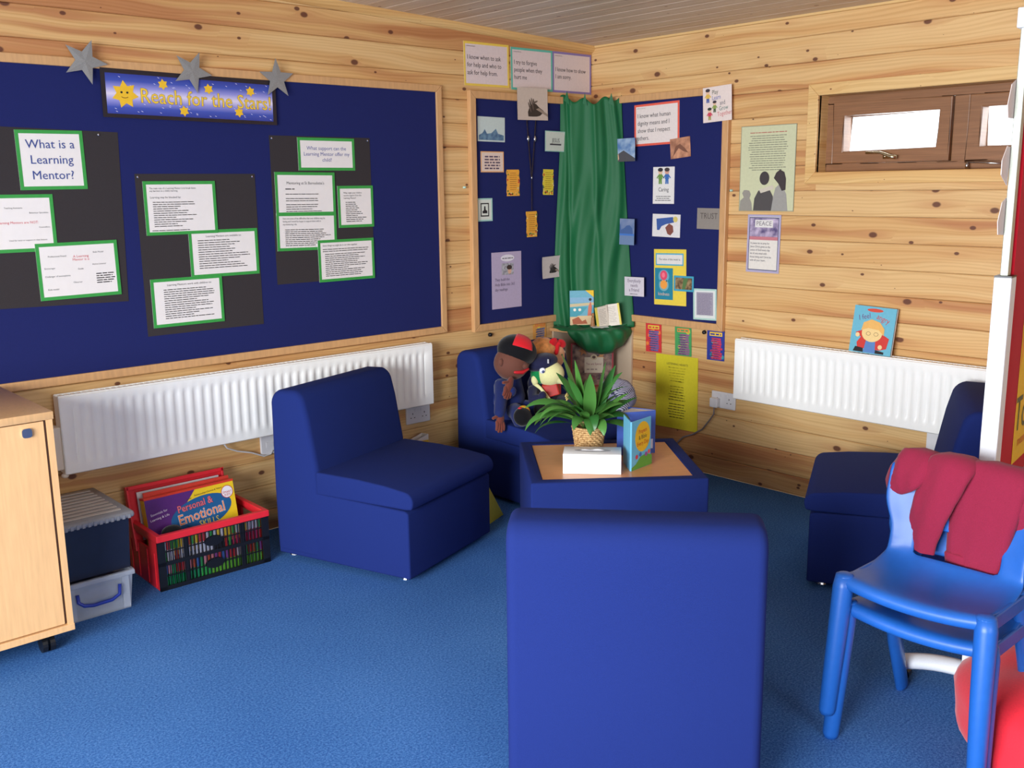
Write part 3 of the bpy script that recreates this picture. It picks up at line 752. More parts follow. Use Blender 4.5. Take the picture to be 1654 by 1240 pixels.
for i, (tx, cc, x) in enumerate((('Play', (70, 84, 60), -0.03), ('Learn', (80, 100, 170), -0.03), ('and', (90, 90, 100), 0.015), ('Grow', (80, 120, 110), 0.01), ('Together', (206, 110, 110), 0.0))):
    text(tx, 0.030, C(cc), o, x=x, z=0.055 - i * 0.0265, align='LEFT', sx=0.75, rot=4)


def little_child(o, x, z, s, shirt, legs, hair=(60, 50, 60), skin=(228, 190, 160)):
    polym(o, 'printed_child', [(x - s * .28, z), (x + s * .28, z), (x + s * .2, z + s * .55), (x - s * .2, z + s * .55)], C(shirt), -0.0016)
    polym(o, 'printed_child', [(x - s * .22, z - s * .5), (x - s * .03, z - s * .5), (x, z - s * .1), (x + s * .03, z - s * .5), (x + s * .22, z - s * .5), (x + s * .2, z), (x - s * .2, z)], C(legs), -0.0018)
    polym(o, 'printed_child', disc(x, z + s * .78, s * .30), C(skin), -0.0018)
    for sg in (-1, 1): polym(o, 'printed_child', [(x + sg * s * .2, z + s * .5), (x + sg * s * .5, z + s * .15), (x + sg * s * .42, z + s * .05), (x + sg * s * .15, z + s * .35)], C(shirt), -0.0017)
    polym(o, 'printed_child', disc(x, z + s * .96, s * .34, s * .20), C(hair), -0.0020)


little_child(o, -0.055, 0.03, 0.040, (226, 186, 84), (76, 96, 160)); little_child(o, -0.015, -0.022, 0.034, (140, 160, 80), (70, 90, 60)); little_child(o, -0.045, -0.055, 0.036, (206, 66, 90), (160, 150, 80), (50, 60, 50))
o = sheet('kids_poster', 'pale poster showing the backs of two children and a teddy bear, on the pine wall', 'poster', frameB(1.143, 1.571, 0.0035), 0.303, 0.400, C((204, 206, 168)), 0.003, C((150, 150, 126)), 'posters on the right pine wall')
lines(o, -0.10, 0.165, 0.20, 1, 0.01, seed=40, h=0.004, mtl=C((180, 110, 96)), center=True, ragged=0, y=-0.0016)
lines(o, -0.11, 0.15, 0.22, 16, 0.0105, seed=41, h=0.0032, mtl=C((120, 122, 104)), center=True, ragged=0.25, y=-0.0016)
GR = C((78, 74, 74)); GL = C((158, 156, 150))
polym(o, 'printed_boy', [(-0.07, -0.197), (-0.065, -0.14), (-0.045, -0.105), (-0.03, -0.095), (0.0, -0.092), (0.02, -0.10), (0.038, -0.13), (0.042, -0.197)], GR, -0.0018)
polym(o, 'printed_boy_hair', disc(-0.012, -0.045, 0.027, 0.032), C((64, 58, 60)), -0.0021); polym(o, 'printed_arm', [(-0.04, -0.098), (0.035, -0.078), (0.045, -0.095), (-0.03, -0.115)], C((206, 198, 180)), -0.0024)
polym(o, 'printed_girl', [(0.03, -0.197), (0.04, -0.13), (0.05, -0.09), (0.07, -0.075), (0.09, -0.085), (0.11, -0.12), (0.12, -0.197)], GL, -0.0019)
polym(o, 'printed_girl_hair', [(0.04, -0.045), (0.052, -0.02), (0.072, -0.006), (0.096, -0.018), (0.106, -0.05), (0.105, -0.10), (0.085, -0.105), (0.066, -0.072)], C((62, 52, 54)), -0.0025)
polym(o, 'printed_bear', [(-0.148, -0.197), (-0.145, -0.15), (-0.125, -0.135), (-0.135, -0.115), (-0.125, -0.100), (-0.11, -0.10), (-0.095, -0.103), (-0.085, -0.12), (-0.092, -0.138), (-0.08, -0.16), (-0.075, -0.197)], C((150, 146, 136)), -0.0019)
o = sheet('caring_card', 'white card showing two drawn children above the word Caring, on the right-hand board', 'card', frameB(0.526, 1.498, SA), 0.141, 0.189, C((230, 226, 222)), group=G2)
little_child(o, -0.022, 0.032, 0.05, (110, 150, 70), (110, 150, 70), (50, 44, 50)); little_child(o, 0.022, 0.032, 0.05, (60, 110, 180), (60, 110, 180), (70, 60, 60), (214, 160, 140))
text('Caring', 0.030, C((50, 50, 60)), o, z=-0.022, sx=0.85); lines(o, -0.055, -0.058, 0.11, 3, 0.010, seed=42, ragged=0.2, center=True, h=0.003, y=-0.0016)
o = sheet('cartoon_card', 'white card with a blue shape and a brown drawn figure, below the Caring card', 'card', frameB(0.548, 1.291, SA, -1), 0.184, 0.118, C((226, 222, 220)), group=G2)
polym(o, 'printed_blue_shape', [(-0.06, -0.024), (-0.066, 0.034), (0.044, 0.046), (0.052, 0.018), (0.0, 0.008), (-0.03, -0.004), (-0.045, -0.025)], C((60, 92, 160)), -0.0016)
polym(o, 'printed_figure', [(-0.005, -0.01), (0.02, 0.012), (0.045, 0.0), (0.05, -0.03), (0.03, -0.05), (0.01, -0.042)], C((134, 78, 66)), -0.0018); polym(o, 'printed_figure', disc(0.06, 0.034, 0.015), C((214, 196, 110)), -0.0018)
o = sheet('trust_card', 'grey-brown card lettered TRUST at the right edge of the right-hand board', 'card', frameB(0.819, 1.331, SA, -0.7), 0.145, 0.104, C((142, 134, 126)), group=G2)
text('TRUST', 0.042, C((84, 76, 72)), o, z=0.012, sx=0.85, y=-0.0016)
o = sheet('photo_card', 'blue dusk skyline picture hanging half over the green drape', 'picture', frameB(0.305, 1.255, 0.056, -1), 0.126, 0.139, C((112, 134, 170)), group=G2)
rectm(o, 'picture_panel', -0.063, -0.012, 0.063, 0.0695, cloud_mat('dusk_print', (92, 118, 164), (140, 150, 178), 12), -0.0015)
polym(o, 'printed_skyline', [(-0.05, -0.012), (-0.05, 0.02), (-0.035, 0.042), (-0.03, 0.01), (-0.01, 0.018), (0.01, 0.034), (0.03, 0.036), (0.05, 0.02), (0.055, -0.012)], C((70, 98, 150)), -0.0018); rectm(o, 'printed_water', -0.063, -0.02, 0.063, -0.010, C((70, 120, 196)), -0.0021)
o = sheet('yellow_sheet', 'yellow sheet with a blue-edged strip naming the value of the week', 'sheet', frameB(0.580, 1.022, SA, 1.5), 0.213, 0.294, C((236, 208, 74)), group=G2)
rectm(o, 'title_strip', -0.095, 0.062, 0.090, 0.126, C((84, 170, 196)), -0.0015); rectm(o, 'title_strip', -0.088, 0.069, 0.083, 0.119, C((226, 222, 218)), -0.0018)
text('The value of the week is:', 0.015, INK, o, x=-0.002, z=0.094, sx=0.95, y=-0.0022)
o = sheet('kindness_card', 'teal card with pink and orange shapes lettered kindness, over the yellow sheet', 'card', frameB(0.541, 0.986, SA + 0.0016, 1.4), 0.120, 0.167, C((34, 132, 156)), group=G2)
polym(o, 'printed_circle', disc(0, 0.040, 0.036, 0.034), C((110, 170, 190)), -0.0015); polym(o, 'printed_pink', disc(0.0, 0.045, 0.024, 0.026), C((226, 76, 104)), -0.0018); polym(o, 'printed_pink', disc(-0.002, 0.046, 0.011, 0.014), C((246, 120, 140)), -0.0021)
polym(o, 'printed_circle', disc(0, -0.006, 0.033), C((120, 174, 180)), -0.0015); polym(o, 'printed_orange', disc(0, -0.004, 0.024), C((240, 160, 70)), -0.0018)
text('kindness', 0.026, C((222, 190, 170)), o, z=-0.054, sx=0.85, y=-0.0018)
o = sheet('photo_card', 'small turquoise-edged photograph overlapping the right side of the yellow sheet', 'picture', frameB(0.674, 0.995, SA + 0.004, 0.5), 0.129, 0.080, C((64, 150, 180)), 0.010, C((64, 160, 188)), G2)
rectm(o, 'picture_panel', -0.054, -0.030, 0.054, 0.030, cloud_mat('earth_print', (84, 62, 44), (168, 140, 100), 50), -0.0022); polym(o, 'printed_leaves', [(-0.01, -0.03), (0.0, 0.03), (0.03, 0.03), (0.01, -0.03)], C((86, 120, 70)), -0.0025)
o = sheet('framed_text_card', 'mint-edged card with a grey block of fine text at the bottom right of the board', 'card', frameB(0.809, 0.897, SA, 2), 0.146, 0.160, C((222, 226, 222)), 0.009, C((176, 210, 200)), G2)
rectm(o, 'text_block', -0.052, -0.056, 0.052, 0.062, C((160, 154, 168)), -0.0022); lines(o, -0.045, 0.05, 0.09, 15, 0.0072, seed=44, h=0.003, mtl=C((128, 116, 140)), y=-0.0026, ragged=0.15)
o = sheet('friend_note', 'small white note saying everybody needs a friend beside the bottom of the drape', 'card', frameB(0.364, 0.962, 0.046, 1), 0.137, 0.103, C((214, 206, 214)), group=G2)
text('Everybody\nneeds\na Friend', 0.026, C((88, 66, 96)), o, z=0.006, sx=0.85, space=0.95, y=-0.0016); lines(o, -0.03, -0.042, 0.06, 1, 0.01, seed=45, h=0.003)
o = sheet('peace_poster', 'tall lilac-edged poster headed PEACE on the pine wall, below the two children poster', 'poster', frameB(1.138, 1.216, 0.0035, -0.4), 0.185, 0.277, C((228, 222, 212)), 0.010, C((176, 168, 196)), 'posters on the right pine wall')
for (a, b_, c_, d_) in ((-0.082, -0.128, 0.082, -0.124), (-0.082, 0.122, 0.082, 0.126), (-0.082, -0.126, -0.079, 0.126), (0.079, -0.126, 0.082, 0.126)): rectm(o, 'inner_line', a, b_, c_, d_, C((70, 72, 110)), -0.0024)
rectm(o, 'picture_panel', -0.079, 0.018, 0.079, 0.122, cloud_mat('peace_print', (88, 76, 120), (206, 190, 214), 24), -0.0020); rectm(o, 'title_strip', -0.05, 0.078, 0.05, 0.114, C((226, 222, 218)), -0.0026)
text('PEACE', 0.030, C((120, 112, 118)), o, z=0.096, y=-0.0032); rectm(o, 'printed_sunset', -0.079, 0.018, 0.079, 0.034, C((196, 120, 130)), -0.0024)
for i, tx in enumerate(('In peace let us pray for', 'Jesus Christ gives us the', 'peace of God every day', 'be of one mind with', 'those living and Christ be', 'with all your heart.')): text(tx, 0.0135, C((70, 64, 84)), o, x=-0.072, z=0.002 - i * 0.0165, align='LEFT', sx=0.85, y=-0.0022)
# three bright cards under the right-hand board, and one on the left wall
G3 = 'small bright cards below the corner boards'


def bright(fr, base, c2, c3, top, label, seed, w_=0.108, h_=0.156):
    o = sheet('bright_card', label, 'card', fr, w_, h_, C(base), group=G3); q = random.Random(seed)
    mb = MB()
    for i in range(9):
        z = 0.033 - i * 0.0125; a = -0.036 + q.uniform(0, 0.018); b_ = 0.042 - q.uniform(0, 0.012); mb.add([(a, -0.0015, z - 0.005), (b_, -0.0015, z - 0.005), (b_, -0.0015, z + 0.005), (a, -0.0015, z + 0.005)], [(0, 1, 2, 3)])
    mb.build('printed_band', C(c2), o)
    mb = MB()
    for i in range(5): mb.add([(a, -0.0013, b) for a, b in star(q.uniform(-0.045, 0.045), q.uniform(-0.065, 0.06), 0.014, 0.008, 7)], [list(range(14))])
    mb.build('printed_splash', C(c3), o)
    rectm(o, 'title_band', -0.038, 0.048, 0.040, 0.068, C(top), -0.0018); lines(o, -0.033, 0.053, 0.066, 1, 0.01, h=0.008, seed=seed, mtl=C(base), y=-0.0022, ragged=0)
    lines(o, -0.03, 0.030, 0.06, 9, 0.0125, h=0.0035, seed=seed + 1, mtl=C((60, 60, 90)), y=-0.0020)
    return o


bright(frameB(0.469, 0.688, 0.0025, 1.5), (214, 54, 58), (104, 100, 160), (236, 130, 60), (230, 200, 70), 'red and purple bright card, leftmost of three under the right-hand board', 51)
bright(frameB(0.669, 0.690, 0.0025, 2), (74, 160, 92), (150, 92, 140), (210, 210, 70), (240, 140, 70), 'green and orange bright card, middle of three under the right-hand board', 52)
bright(frameB(0.877, 0.691, 0.0025, 1), (46, 60, 150), (214, 56, 84), (60, 150, 170), (246, 200, 60), 'dark blue and red bright card, rightmost of three under the right-hand board', 53)
bright(frameA(-0.413, 0.700, 0.0025, 1), (222, 160, 80), (120, 124, 156), (226, 206, 90), (236, 130, 70), 'orange bright card on the left wall, behind the puppets', 54, 0.098, 0.13)
o = sheet('yellow_paper', 'large bright yellow sheet with centred verses, on the pine wall left of the socket', 'sheet', frameB(0.632, 0.409, 0.0025, 1), 0.280, 0.399, C((220, 206, 44)), group='posters on the right pine wall')
text('LISTENING HEARTS', 0.0165, C((84, 78, 40)), o, x=0.005, z=0.152, bold=0.0003)
for z, n in ((0.130, 6), (0.028, 6), (-0.068, 6)): lines(o, -0.06, z, 0.125, n, 0.0145, h=0.0052, seed=int(60 + z * 100), mtl=C((112, 104, 46)), center=True, ragged=0.3)
# fixings below the boards
for fr, lab in ((frameA(-0.775, 0.742, 0.0), 'black knob on the left wall below the corner board'), (frameB(0.805, 0.752, 0.0), 'black knob on the right wall below the corner board')):
    o = MB().tube([(0, 0, 0), (0, -0.012, 0), (0, -0.016, 0)], [0.011, 0.010, 0.006], 12).build('wall_knob', BLACKM, smooth=True); place(o, fr); tag(o, lab, 'knob', 'black knobs under the boards')
for fr, lab in ((frameA(-0.93, 1.50, 0.0), 'glassy push pin on the left wall'), (frameB(0.945, 1.47, 0.0), 'glassy push pin on the right wall')):
    o = MB().tube([(0, 0, 0), (0, -0.004, 0), (0, -0.006, 0), (0, -0.014, 0)], [0.006, 0.006, 0.003, 0.006], 10).build('push_pin', C((190, 226, 210), 0.2), smooth=True); place(o, fr); tag(o, lab, 'pin', 'push pins beside the boards')


# ------------------------------------------------------------------ radiators
def radiator(label, L, fr, box_left=False):
    t = thing('radiator', label, 'radiator', group='white panel radiators'); place(t, fr)
    H = 0.30; D0, D1 = 0.035, 0.092
    # local: x 0..L, z 0..H, front at y=-D1
    pitch = 0.0405; n = int((L - 0.05) / pitch); x_s = (L - n * pitch) / 2; mb = MB(); N_ = 8
    xs = [0.0, 0.006] + [x_s + pitch * i / N_ for i in range(n * N_ + 1)] + [L - 0.006, L]
    def dep(x):
        if x <= x_s or x >= L - x_s: return 0
        u = ((x - x_s) / pitch) % 1.0
        return 0.0055 * min(1, max(0, (math.cos(2 * PI * u) * 1.6 + 1) / 2))
    zs = [(0.0, 0.006), (0.004, 0), (0.032, 0.0), (0.046, -1), (0.060, -2), (H - 0.056, -2), (H - 0.042, -1), (H - 0.030, 0), (H - 0.004, 0), (H, 0.006)]
    vs_ = []
    for z, k_ in zs:
        for x in xs:
            y = -D1 + (k_ if k_ >= 0 else 0)
            if k_ == -1: y += 0.5 * dep(x)
            if k_ == -2: y += dep(x)
            vs_.append((x, y, z))
    m_ = len(xs); mb.add(vs_, [(j * m_ + i, j * m_ + i + 1, (j + 1) * m_ + i + 1, (j + 1) * m_ + i) for j in range(len(zs) - 1) for i in range(m_ - 1)])
    o = mb.build('front_panel', WHITE, t, smooth=False); shade_auto(o, 50)
    MB().box(0.0, -D1 + 0.009, 0.002, L, -D0, H - 0.004).build('panel_body', WHITE, t, bevel=0.002)
    g = MB(); nb = int(L / 0.022)
    for i in range(nb): g.box(0.01 + i * (L - 0.02) / nb, -D1 + 0.012, H - 0.004, 0.01 + i * (L - 0.02) / nb + 0.013, -D0, H + 0.001)
    g.box(0.0, -D1 + 0.006, H - 0.006, L, -D1 + 0.012, H + 0.003); g.box(0, -D0 - 0.006, H - 0.006, L, -D0, H + 0.003)
    g.build('top_grille', WHITE, t)
    for x in (0.15, L - 0.15): MB().box(x - 0.02, -D0, 0.02, x + 0.02, -0.0005, H - 0.02).build('wall_bracket', WHITE, t)
    for x in (0.0, L): MB().box(x - 0.002, -D1 + 0.004, 0.004, x + 0.002, -D0, H).build('side_cover', WHITE, t)
    if box_left:
        MB().box(-0.034, -D1 + 0.012, 0.02, -0.002, -D0 + 0.01, 0.185).build('control_box', mat('cream_plastic', (228, 214, 198), 0.4), t, bevel=0.004)
        MB().ell((0.0, -D1 + 0.02, -0.004), (0.014, 0.014, 0.010), nu=12, nv=8).build('valve_cap', MC['cream_plastic'], t, smooth=True)
    return t


radiator('long white fluted radiator on the left wall, behind the left armless chair', 1.745, frameA(-2.972, 0.456, 0), True)
radiator('white fluted radiator on the right wall, under the high window', 1.75, frameB(1.055, 0.452, 0))


def socket(label, fr, plug=False, single=False):
    w_ = 0.086 if single else 0.146
    t = thing('socket', label, 'socket', group='white electrical outlets'); place(t, fr)
    MB().box(-w_ / 2, -0.012, -0.043, w_ / 2, 0, 0.043).build('faceplate', mat('white_socket_plastic', (226, 224, 226), 0.3), t, bevel=0.004)
    if single:
        MB().box(-0.018, -0.0135, -0.012, 0.018, -0.011, 0.012).build('fuse_carrier', MC['white_socket_plastic'], t, bevel=0.001)
        return t
    for cx in (-0.036, 0.036):
        h = MB(); h.box(cx - 0.002, -0.0125, 0.004, cx + 0.002, -0.0115, 0.012); h.box(cx - 0.014, -0.0125, -0.014, cx - 0.008, -0.0115, -0.010); h.box(cx + 0.008, -0.0125, -0.014, cx + 0.014, -0.0115, -0.010)
        h.build('pin_hole', INK, t)
        MB().box(cx + (0.012 if cx < 0 else -0.024), -0.0155, 0.018, cx + (0.024 if cx < 0 else -0.012), -0.0115, 0.034).build('rocker_switch', MC['white_socket_plastic'], t, bevel=0.001)
    return t


socket('white double socket under the right end of the left-wall radiator', frameA(-1.262, 0.395, 0))
socket('white double socket with a plug in it, left of the right-wall radiator', frameB(0.939, 0.413, 0))
socket('white fused outlet below the left-wall radiator, wired to it', frameA(-2.085, 0.395, 0), single=True)
socket('white fused outlet below the right-wall radiator, by the chair back', frameB(2.045, 0.395, 0), single=True)
pl = thing('plug', 'white plug with a grey cable, pushed into the right-wall socket', 'plug'); place(pl, frameB(0.898, 0.398, 0.012))
MB().box(-0.024, -0.03, -0.024, 0.024, -0.0005, 0.026).build('plug_body', MC['white_socket_plastic'], pl, bevel=0.006)
MB().tube([(0, -0.018, -0.02), (0.0, -0.02, -0.06), (-0.03, -0.016, -0.10), (-0.075, -0.012, -0.155), (-0.14, -0.01, -0.195), (-0.20, -0.012, -0.22), (-0.25, -0.014, -0.27), (-0.30, -0.02, -0.34), (-0.36, -0.04, -0.395)], 0.004, 8).build('cable', mat('grey_cable', (128, 120, 122), 0.5), pl, smooth=True)
o = MB().tube([(-2.32, -0.05, 0.452), (-2.30, -0.04, 0.425), (-2.25, -0.03, 0.400), (-2.18, -0.02, 0.378), (-2.12, -0.018, 0.350), (-2.085, -0.014, 0.352), (-2.07, -0.012, 0.366)], 0.0035, 8).build('radiator_cable', C((222, 220, 218)), smooth=True)
tag(o, 'thin white cable looping from the left-wall radiator to its outlet', 'cable')


# ------------------------------------------------------------------ armless chairs
def rounded_side(profile, width, name, parent, r, mtl, seg=4):
    """sweep a side profile (x forward, z up) across the width and round every edge"""
    mb = MB().prism(profile, 'y', -width / 2, width / 2)
    o = mb.build(name, mtl, parent, bevel=r, seg=seg); shade_auto(o, 40)
    return o


def arc(cx, cz, r, a0, a1, n=6): return [(cx + r * math.cos(R(a0 + (a1 - a0) * i / n)), cz + r * math.sin(R(a0 + (a1 - a0) * i / n))) for i in range(n + 1)]


def soft_chair(label, loc, face_deg, width=0.61):
    """origin: middle of the back edge on the floor; faces local +x"""
    t = thing('armless_chair', label, 'chair', loc, R(face_deg), 'blue upholstered armless chairs')
    base = [(0.012, 0.022), (0.672, 0.022), (0.672, 0.286), (0.655, 0.296), (0.235, 0.306), (0.012, 0.306)]
    b = MB().prism(base, 'y', -width / 2, width / 2).build('base', SEAT, t, bevel=0.008, seg=3); shade_auto(b)
    back = [(0.002, 0.024), (0.0, 0.30), (0.004, 0.62)] + arc(0.066, 0.652, 0.062, 175, 100, 5) + arc(0.118, 0.655, 0.062, 80, 8, 5) + [(0.196, 0.60), (0.232, 0.40), (0.238, 0.300), (0.240, 0.024)]
    back = MB().prism(back, 'y', -width / 2 - 0.002, width / 2 + 0.002).build('backrest', SEAT, t, bevel=0.026, seg=4); shade_auto(back, 40)
    seat = [(0.226, 0.300), (0.66, 0.300), (0.688, 0.304)] + arc(0.652, 0.330, 0.042, -25, 80, 6) + [(0.56, 0.384), (0.42, 0.392), (0.226, 0.394)]
    s_ = MB().prism(seat, 'y', -width / 2, width / 2).build('seat_cushion', SEAT, t, bevel=0.018, seg=4); shade_auto(s_, 40)
    for x in (0.05, 0.62):
        for y in (-width / 2 + 0.05, width / 2 - 0.05):
            MB().lathe([(0.018, 0), (0.02, 0.004), (0.014, 0.024)], 12, (x, y, 0)).build('glide_foot', CHROME, t)
    return t


def chair_at(label, bl, br, width=None):
    """bl, br: floor corners of the back as seen by somebody sitting in it (left, right)"""
    bl = Vector(bl); br = Vector(br); mid_ = (bl + br) / 2; d = bl - br; face = math.degrees(math.atan2(-d.x, d.y))
    # local +y is the sitter's left
    return soft_chair(label, (mid_.x, mid_.y, 0), face, (bl - br).length if width is None else width)


# left chair: back corner (-2.241,-.315), front corner (-2.03,-.953)
d1 = Vector((0.314, -0.949)); n1 = Vector((0.949, 0.314))
P = Vector((-2.241, -0.315)) + n1 * 0.305
soft_chair('blue armless chair in front of the left-wall radiator, its left side to the camera', (P.x, P.y, 0), math.degrees(math.atan2(d1.y, d1.x)), 0.61)
soft_chair('blue armless chair in the corner with the puppets sitting on it', (-0.79, -0.10, 0), -90, 0.61)
dm = Vector((-0.958, -2.0)); da = R(-63); dd = Vector((math.cos(da), math.sin(da))); wd = Vector((-dd.y, dd.x))
P = dm + dd * 0.68 + wd * 0.305
soft_chair('blue armless chair below the right-wall radiator, half hidden by the plastic chairs', (P.x, P.y, 0), math.degrees(da) + 180, 0.61)
A_ = Vector((-2.655, -2.195)); B_ = Vector((-2.245, -2.665)); P = (A_ + B_) / 2; f_ = Vector((0.754, 0.657))
soft_chair('blue armless chair nearest the camera, seen from behind', (P.x, P.y, 0), math.degrees(math.atan2(f_.y, f_.x)), 0.615)

# ------------------------------------------------------------------ low table
e1 = Vector((0.777, -0.630)); e2 = Vector((0.643, 0.766)); TC = Vector((-1.278, -1.288)); TZ = 0.42
tb = thing('low_table', 'low square table upholstered in blue with a beech top, amid the chairs', 'table', (TC.x, TC.y, 0), math.atan2(e1.y, e1.x))
b = MB().box(-0.335, -0.305, 0.02, 0.335, 0.305, TZ - 0.001)
# top rim round the inset panel
mb = MB(); o4 = [(-0.335, -0.305), (0.335, -0.305), (0.335, 0.305), (-0.335, 0.305)]; i4 = [(-0.285, -0.253), (0.285, -0.253), (0.285, 0.253), (-0.285, 0.253)]
v = [(x, y, 0.02) for x, y in o4] + [(x, y, TZ + 0.004) for x, y in o4] + [(x, y, TZ + 0.004) for x, y in i4] + [(x, y, TZ - 0.012) for x, y in i4]
f = [(3, 2, 1, 0)] + [(i, (i + 1) % 4, 4 + (i + 1) % 4, 4 + i) for i in range(4)] + [(4 + i, 4 + (i + 1) % 4, 8 + (i + 1) % 4, 8 + i) for i in range(4)] + [(8 + i, 8 + (i + 1) % 4, 12 + (i + 1) % 4, 12 + i) for i in range(4)] + [(12, 13, 14, 15)]
shade_auto(mb.add(v, f).build('upholstered_body', SEAT, tb, bevel=0.010, seg=3))
MB().box(-0.285, -0.253, TZ - 0.012, 0.285, 0.253, TZ).build('tabletop', BEECHT, tb)
for x in (-0.29, 0.29):
    for y in (-0.26, 0.26): MB().lathe([(0.018, 0), (0.02, 0.004), (0.014, 0.022)], 12, (x, y, 0)).build('glide_foot', CHROME, tb)

# ------------------------------------------------------------------ tissue box
tl = Vector((-1.547, -1.300)); tr_ = Vector((-1.400, -1.466)); tdir = (tr_ - tl).normalized()
tx_ = thing('tissue_box', 'white cardboard tissue box at the front of the low table', 'tissue box', (tl.x, tl.y, TZ + 0.0005), math.atan2(tdir.y, tdir.x))
CARD = mat('white_glossy_card', (246, 246, 246), 0.35, noise=0.01)
shade_auto(MB().box(0, 0, 0, 0.222, 0.115, 0.078).build('carton', CARD, tx_, bevel=0.0015))
MB().add([(0.112 + 0.070 * math.cos(a), 0.058 + 0.020 * math.sin(a), 0.0788) for a in [2 * PI * k_ / 24 for k_ in range(24)]], [list(range(24))]).build('oval_slot', C((176, 174, 178)), tx_)
tp = MB(); tp.grid(10, 4, lambda u, v: (0.062 + 0.10 * u, 0.058 + 0.012 * (v - 0.5) * math.sin(PI * u), 0.0795 + 0.007 * math.sin(PI * u) * (0.6 + 0.4 * math.sin(9 * u + 2 * v)) * math.sin(PI * v)))
tp.build('tissue', C((236, 236, 240)), tx_, smooth=True)
lines(tx_, 0.02, 0.002, 0.001, 0, 1)

# ------------------------------------------------------------------ books on the table


def obook(name, label, loc, rz, open_deg, w_, h_, cover, pages=True, cat='book', t_=0.003):
    """upright opened book: spine at the local origin, front cover along +x, back cover turned by open_deg"""
    t = thing(name, label, cat, loc, rz)
    MB().box(0, -t_, 0, w_, 0, h_).build('front_cover', cover, t, bevel=0.0006)
    o = MB().box(0, 0, 0, w_, t_, h_).build('back_cover', cover, t, bevel=0.0006); o.rotation_euler = (0, 0, R(open_deg))
    return t


SKY = C((112, 190, 222), 0.35)
sp_ = Vector((-1.340, -1.462)); e_ = Vector((-1.205, -1.425)) - sp_
tb1 = obook('picture_book', 'pale blue picture book with a yellow oval standing opened on the table', (sp_.x, sp_.y, TZ + 0.0005), R(6.5), 46, 0.133, 0.195, SKY)
MB().box(0.004, 0.0005, 0.004, 0.136, 0.007, 0.191).build('pages', PAPER, tb1)
polym(tb1, 'yellow_oval', disc(0.075, 0.125, 0.052, 0.060, 24), C((236, 190, 44), 0.35), -0.0036)
for i, (tx, cc) in enumerate((('Prayers', (196, 60, 50)), ('& Bible', (80, 90, 60)), ('Every Day', (190, 80, 40)))): text(tx, 0.024, C(cc), tb1, x=0.075, z=0.148 - i * 0.024, y=-0.0042, sx=0.8, rot=4)
polym(tb1, 'printed_grass', [(0, 0.001), (0.1415, 0.001), (0.1415, 0.038), (0.10, 0.052), (0.06, 0.046), (0.03, 0.022), (0, 0.012)], C((96, 160, 60)), -0.0036)
for i, (x, cc) in enumerate(((0.035, (210, 60, 80)), (0.06, (70, 110, 180)), (0.10, (150, 80, 150)), (0.12, (220, 90, 100)))): polym(tb1, 'printed_flower', disc(x, 0.05 + 0.006 * (i % 2), 0.009), C(cc), -0.0040)
o = thing('blue_book', 'darker blue book standing half open behind the pale blue picture book', 'book', (-1.062, -1.352, TZ + 0.0005), math.atan2(0.075, -0.135))
BLB = C((70, 98, 182), 0.35)
MB().box(0, 0, 0, 0.165, 0.003, 0.178).build('front_cover', BLB, o)
o2 = MB(); o2.prism([(0.002, -0.0005), (0.160, -0.0005), (0.075, -0.075), (0.0, -0.010)], 'z', 0.004, 0.176); o2.build('pages', PAPER, o)
b2 = MB().box(0, -0.003, 0, 0.120, 0, 0.178).build('back_cover', BLB, o); b2.location = (-0.002, -0.008, 0); b2.rotation_euler = (0, 0, R(-44))
# white print at the base of its cover
rectm(o, 'white_print', 0.01, 0.02, 0.035, 0.06, C((214, 220, 240)), 0.0035)

# ------------------------------------------------------------------ plant in a basket
pt = thing('potted_plant', 'leafy green plant in a woven straw basket at the back of the low table', 'plant', (-1.285, -1.190, TZ + 0.0005))


def basket_mat():
    m = bpy.data.materials.new('woven_straw'); m.use_nodes = True; t = NT(m.node_tree); b = m.node_tree.nodes['Principled BSDF']
    tc = t.n('ShaderNodeTexCoord'); nz = t.n('ShaderNodeTexNoise'); nz.inputs['Scale'].default_value = 120; t.l(tc.outputs['Object'], nz.inputs[0])
    t.l(t.ramp(nz.outputs[0], [(0.3, lin((150, 106, 60))), (0.6, lin((214, 176, 120)))]), b.inputs['Base Color']); b.inputs['Roughness'].default_value = 0.7
    return m


bsk = basket_mat()
mb = MB(); N_ = 36; prof = [(0.052, 0.0), (0.056, 0.012), (0.066, 0.06), (0.074, 0.112), (0.076, 0.12)]
for k_ in range(13):      # horizontal canes woven over the stakes
    z = 0.006 + k_ * 0.0088; rr = 0.046 + (0.064 - 0.046) * z / 0.12
    ring = []
    for i in range(N_ * 2 + 1):
        a = 2 * PI * i / (N_ * 2); ring.append(((rr + 0.0026 * math.cos(a * 18 + PI * (k_ % 2))) * math.cos(a), (rr + 0.0026 * math.cos(a * 18 + PI * (k_ % 2))) * math.sin(a), z))
    mb.tube(ring, 0.0046, 6, cap=False)
mb.tube([((0.066) * math.cos(2 * PI * i / 30), 0.066 * math.sin(2 * PI * i / 30), 0.122) for i in range(31)], 0.006, 8, cap=False)
o = mb.build('basket', bsk, pt, smooth=True)
MB().lathe([(0.042, 0.001), (0.056, 0.100)], 24).build('basket_lining', C((96, 70, 46)), pt)
MB().lathe([(0.055, 0.098), (0.055, 0.104), (0.03, 0.108)], 24).build('soil', mat('soil', (40, 28, 22), 0.95, noise=0.3, scale=200), pt)


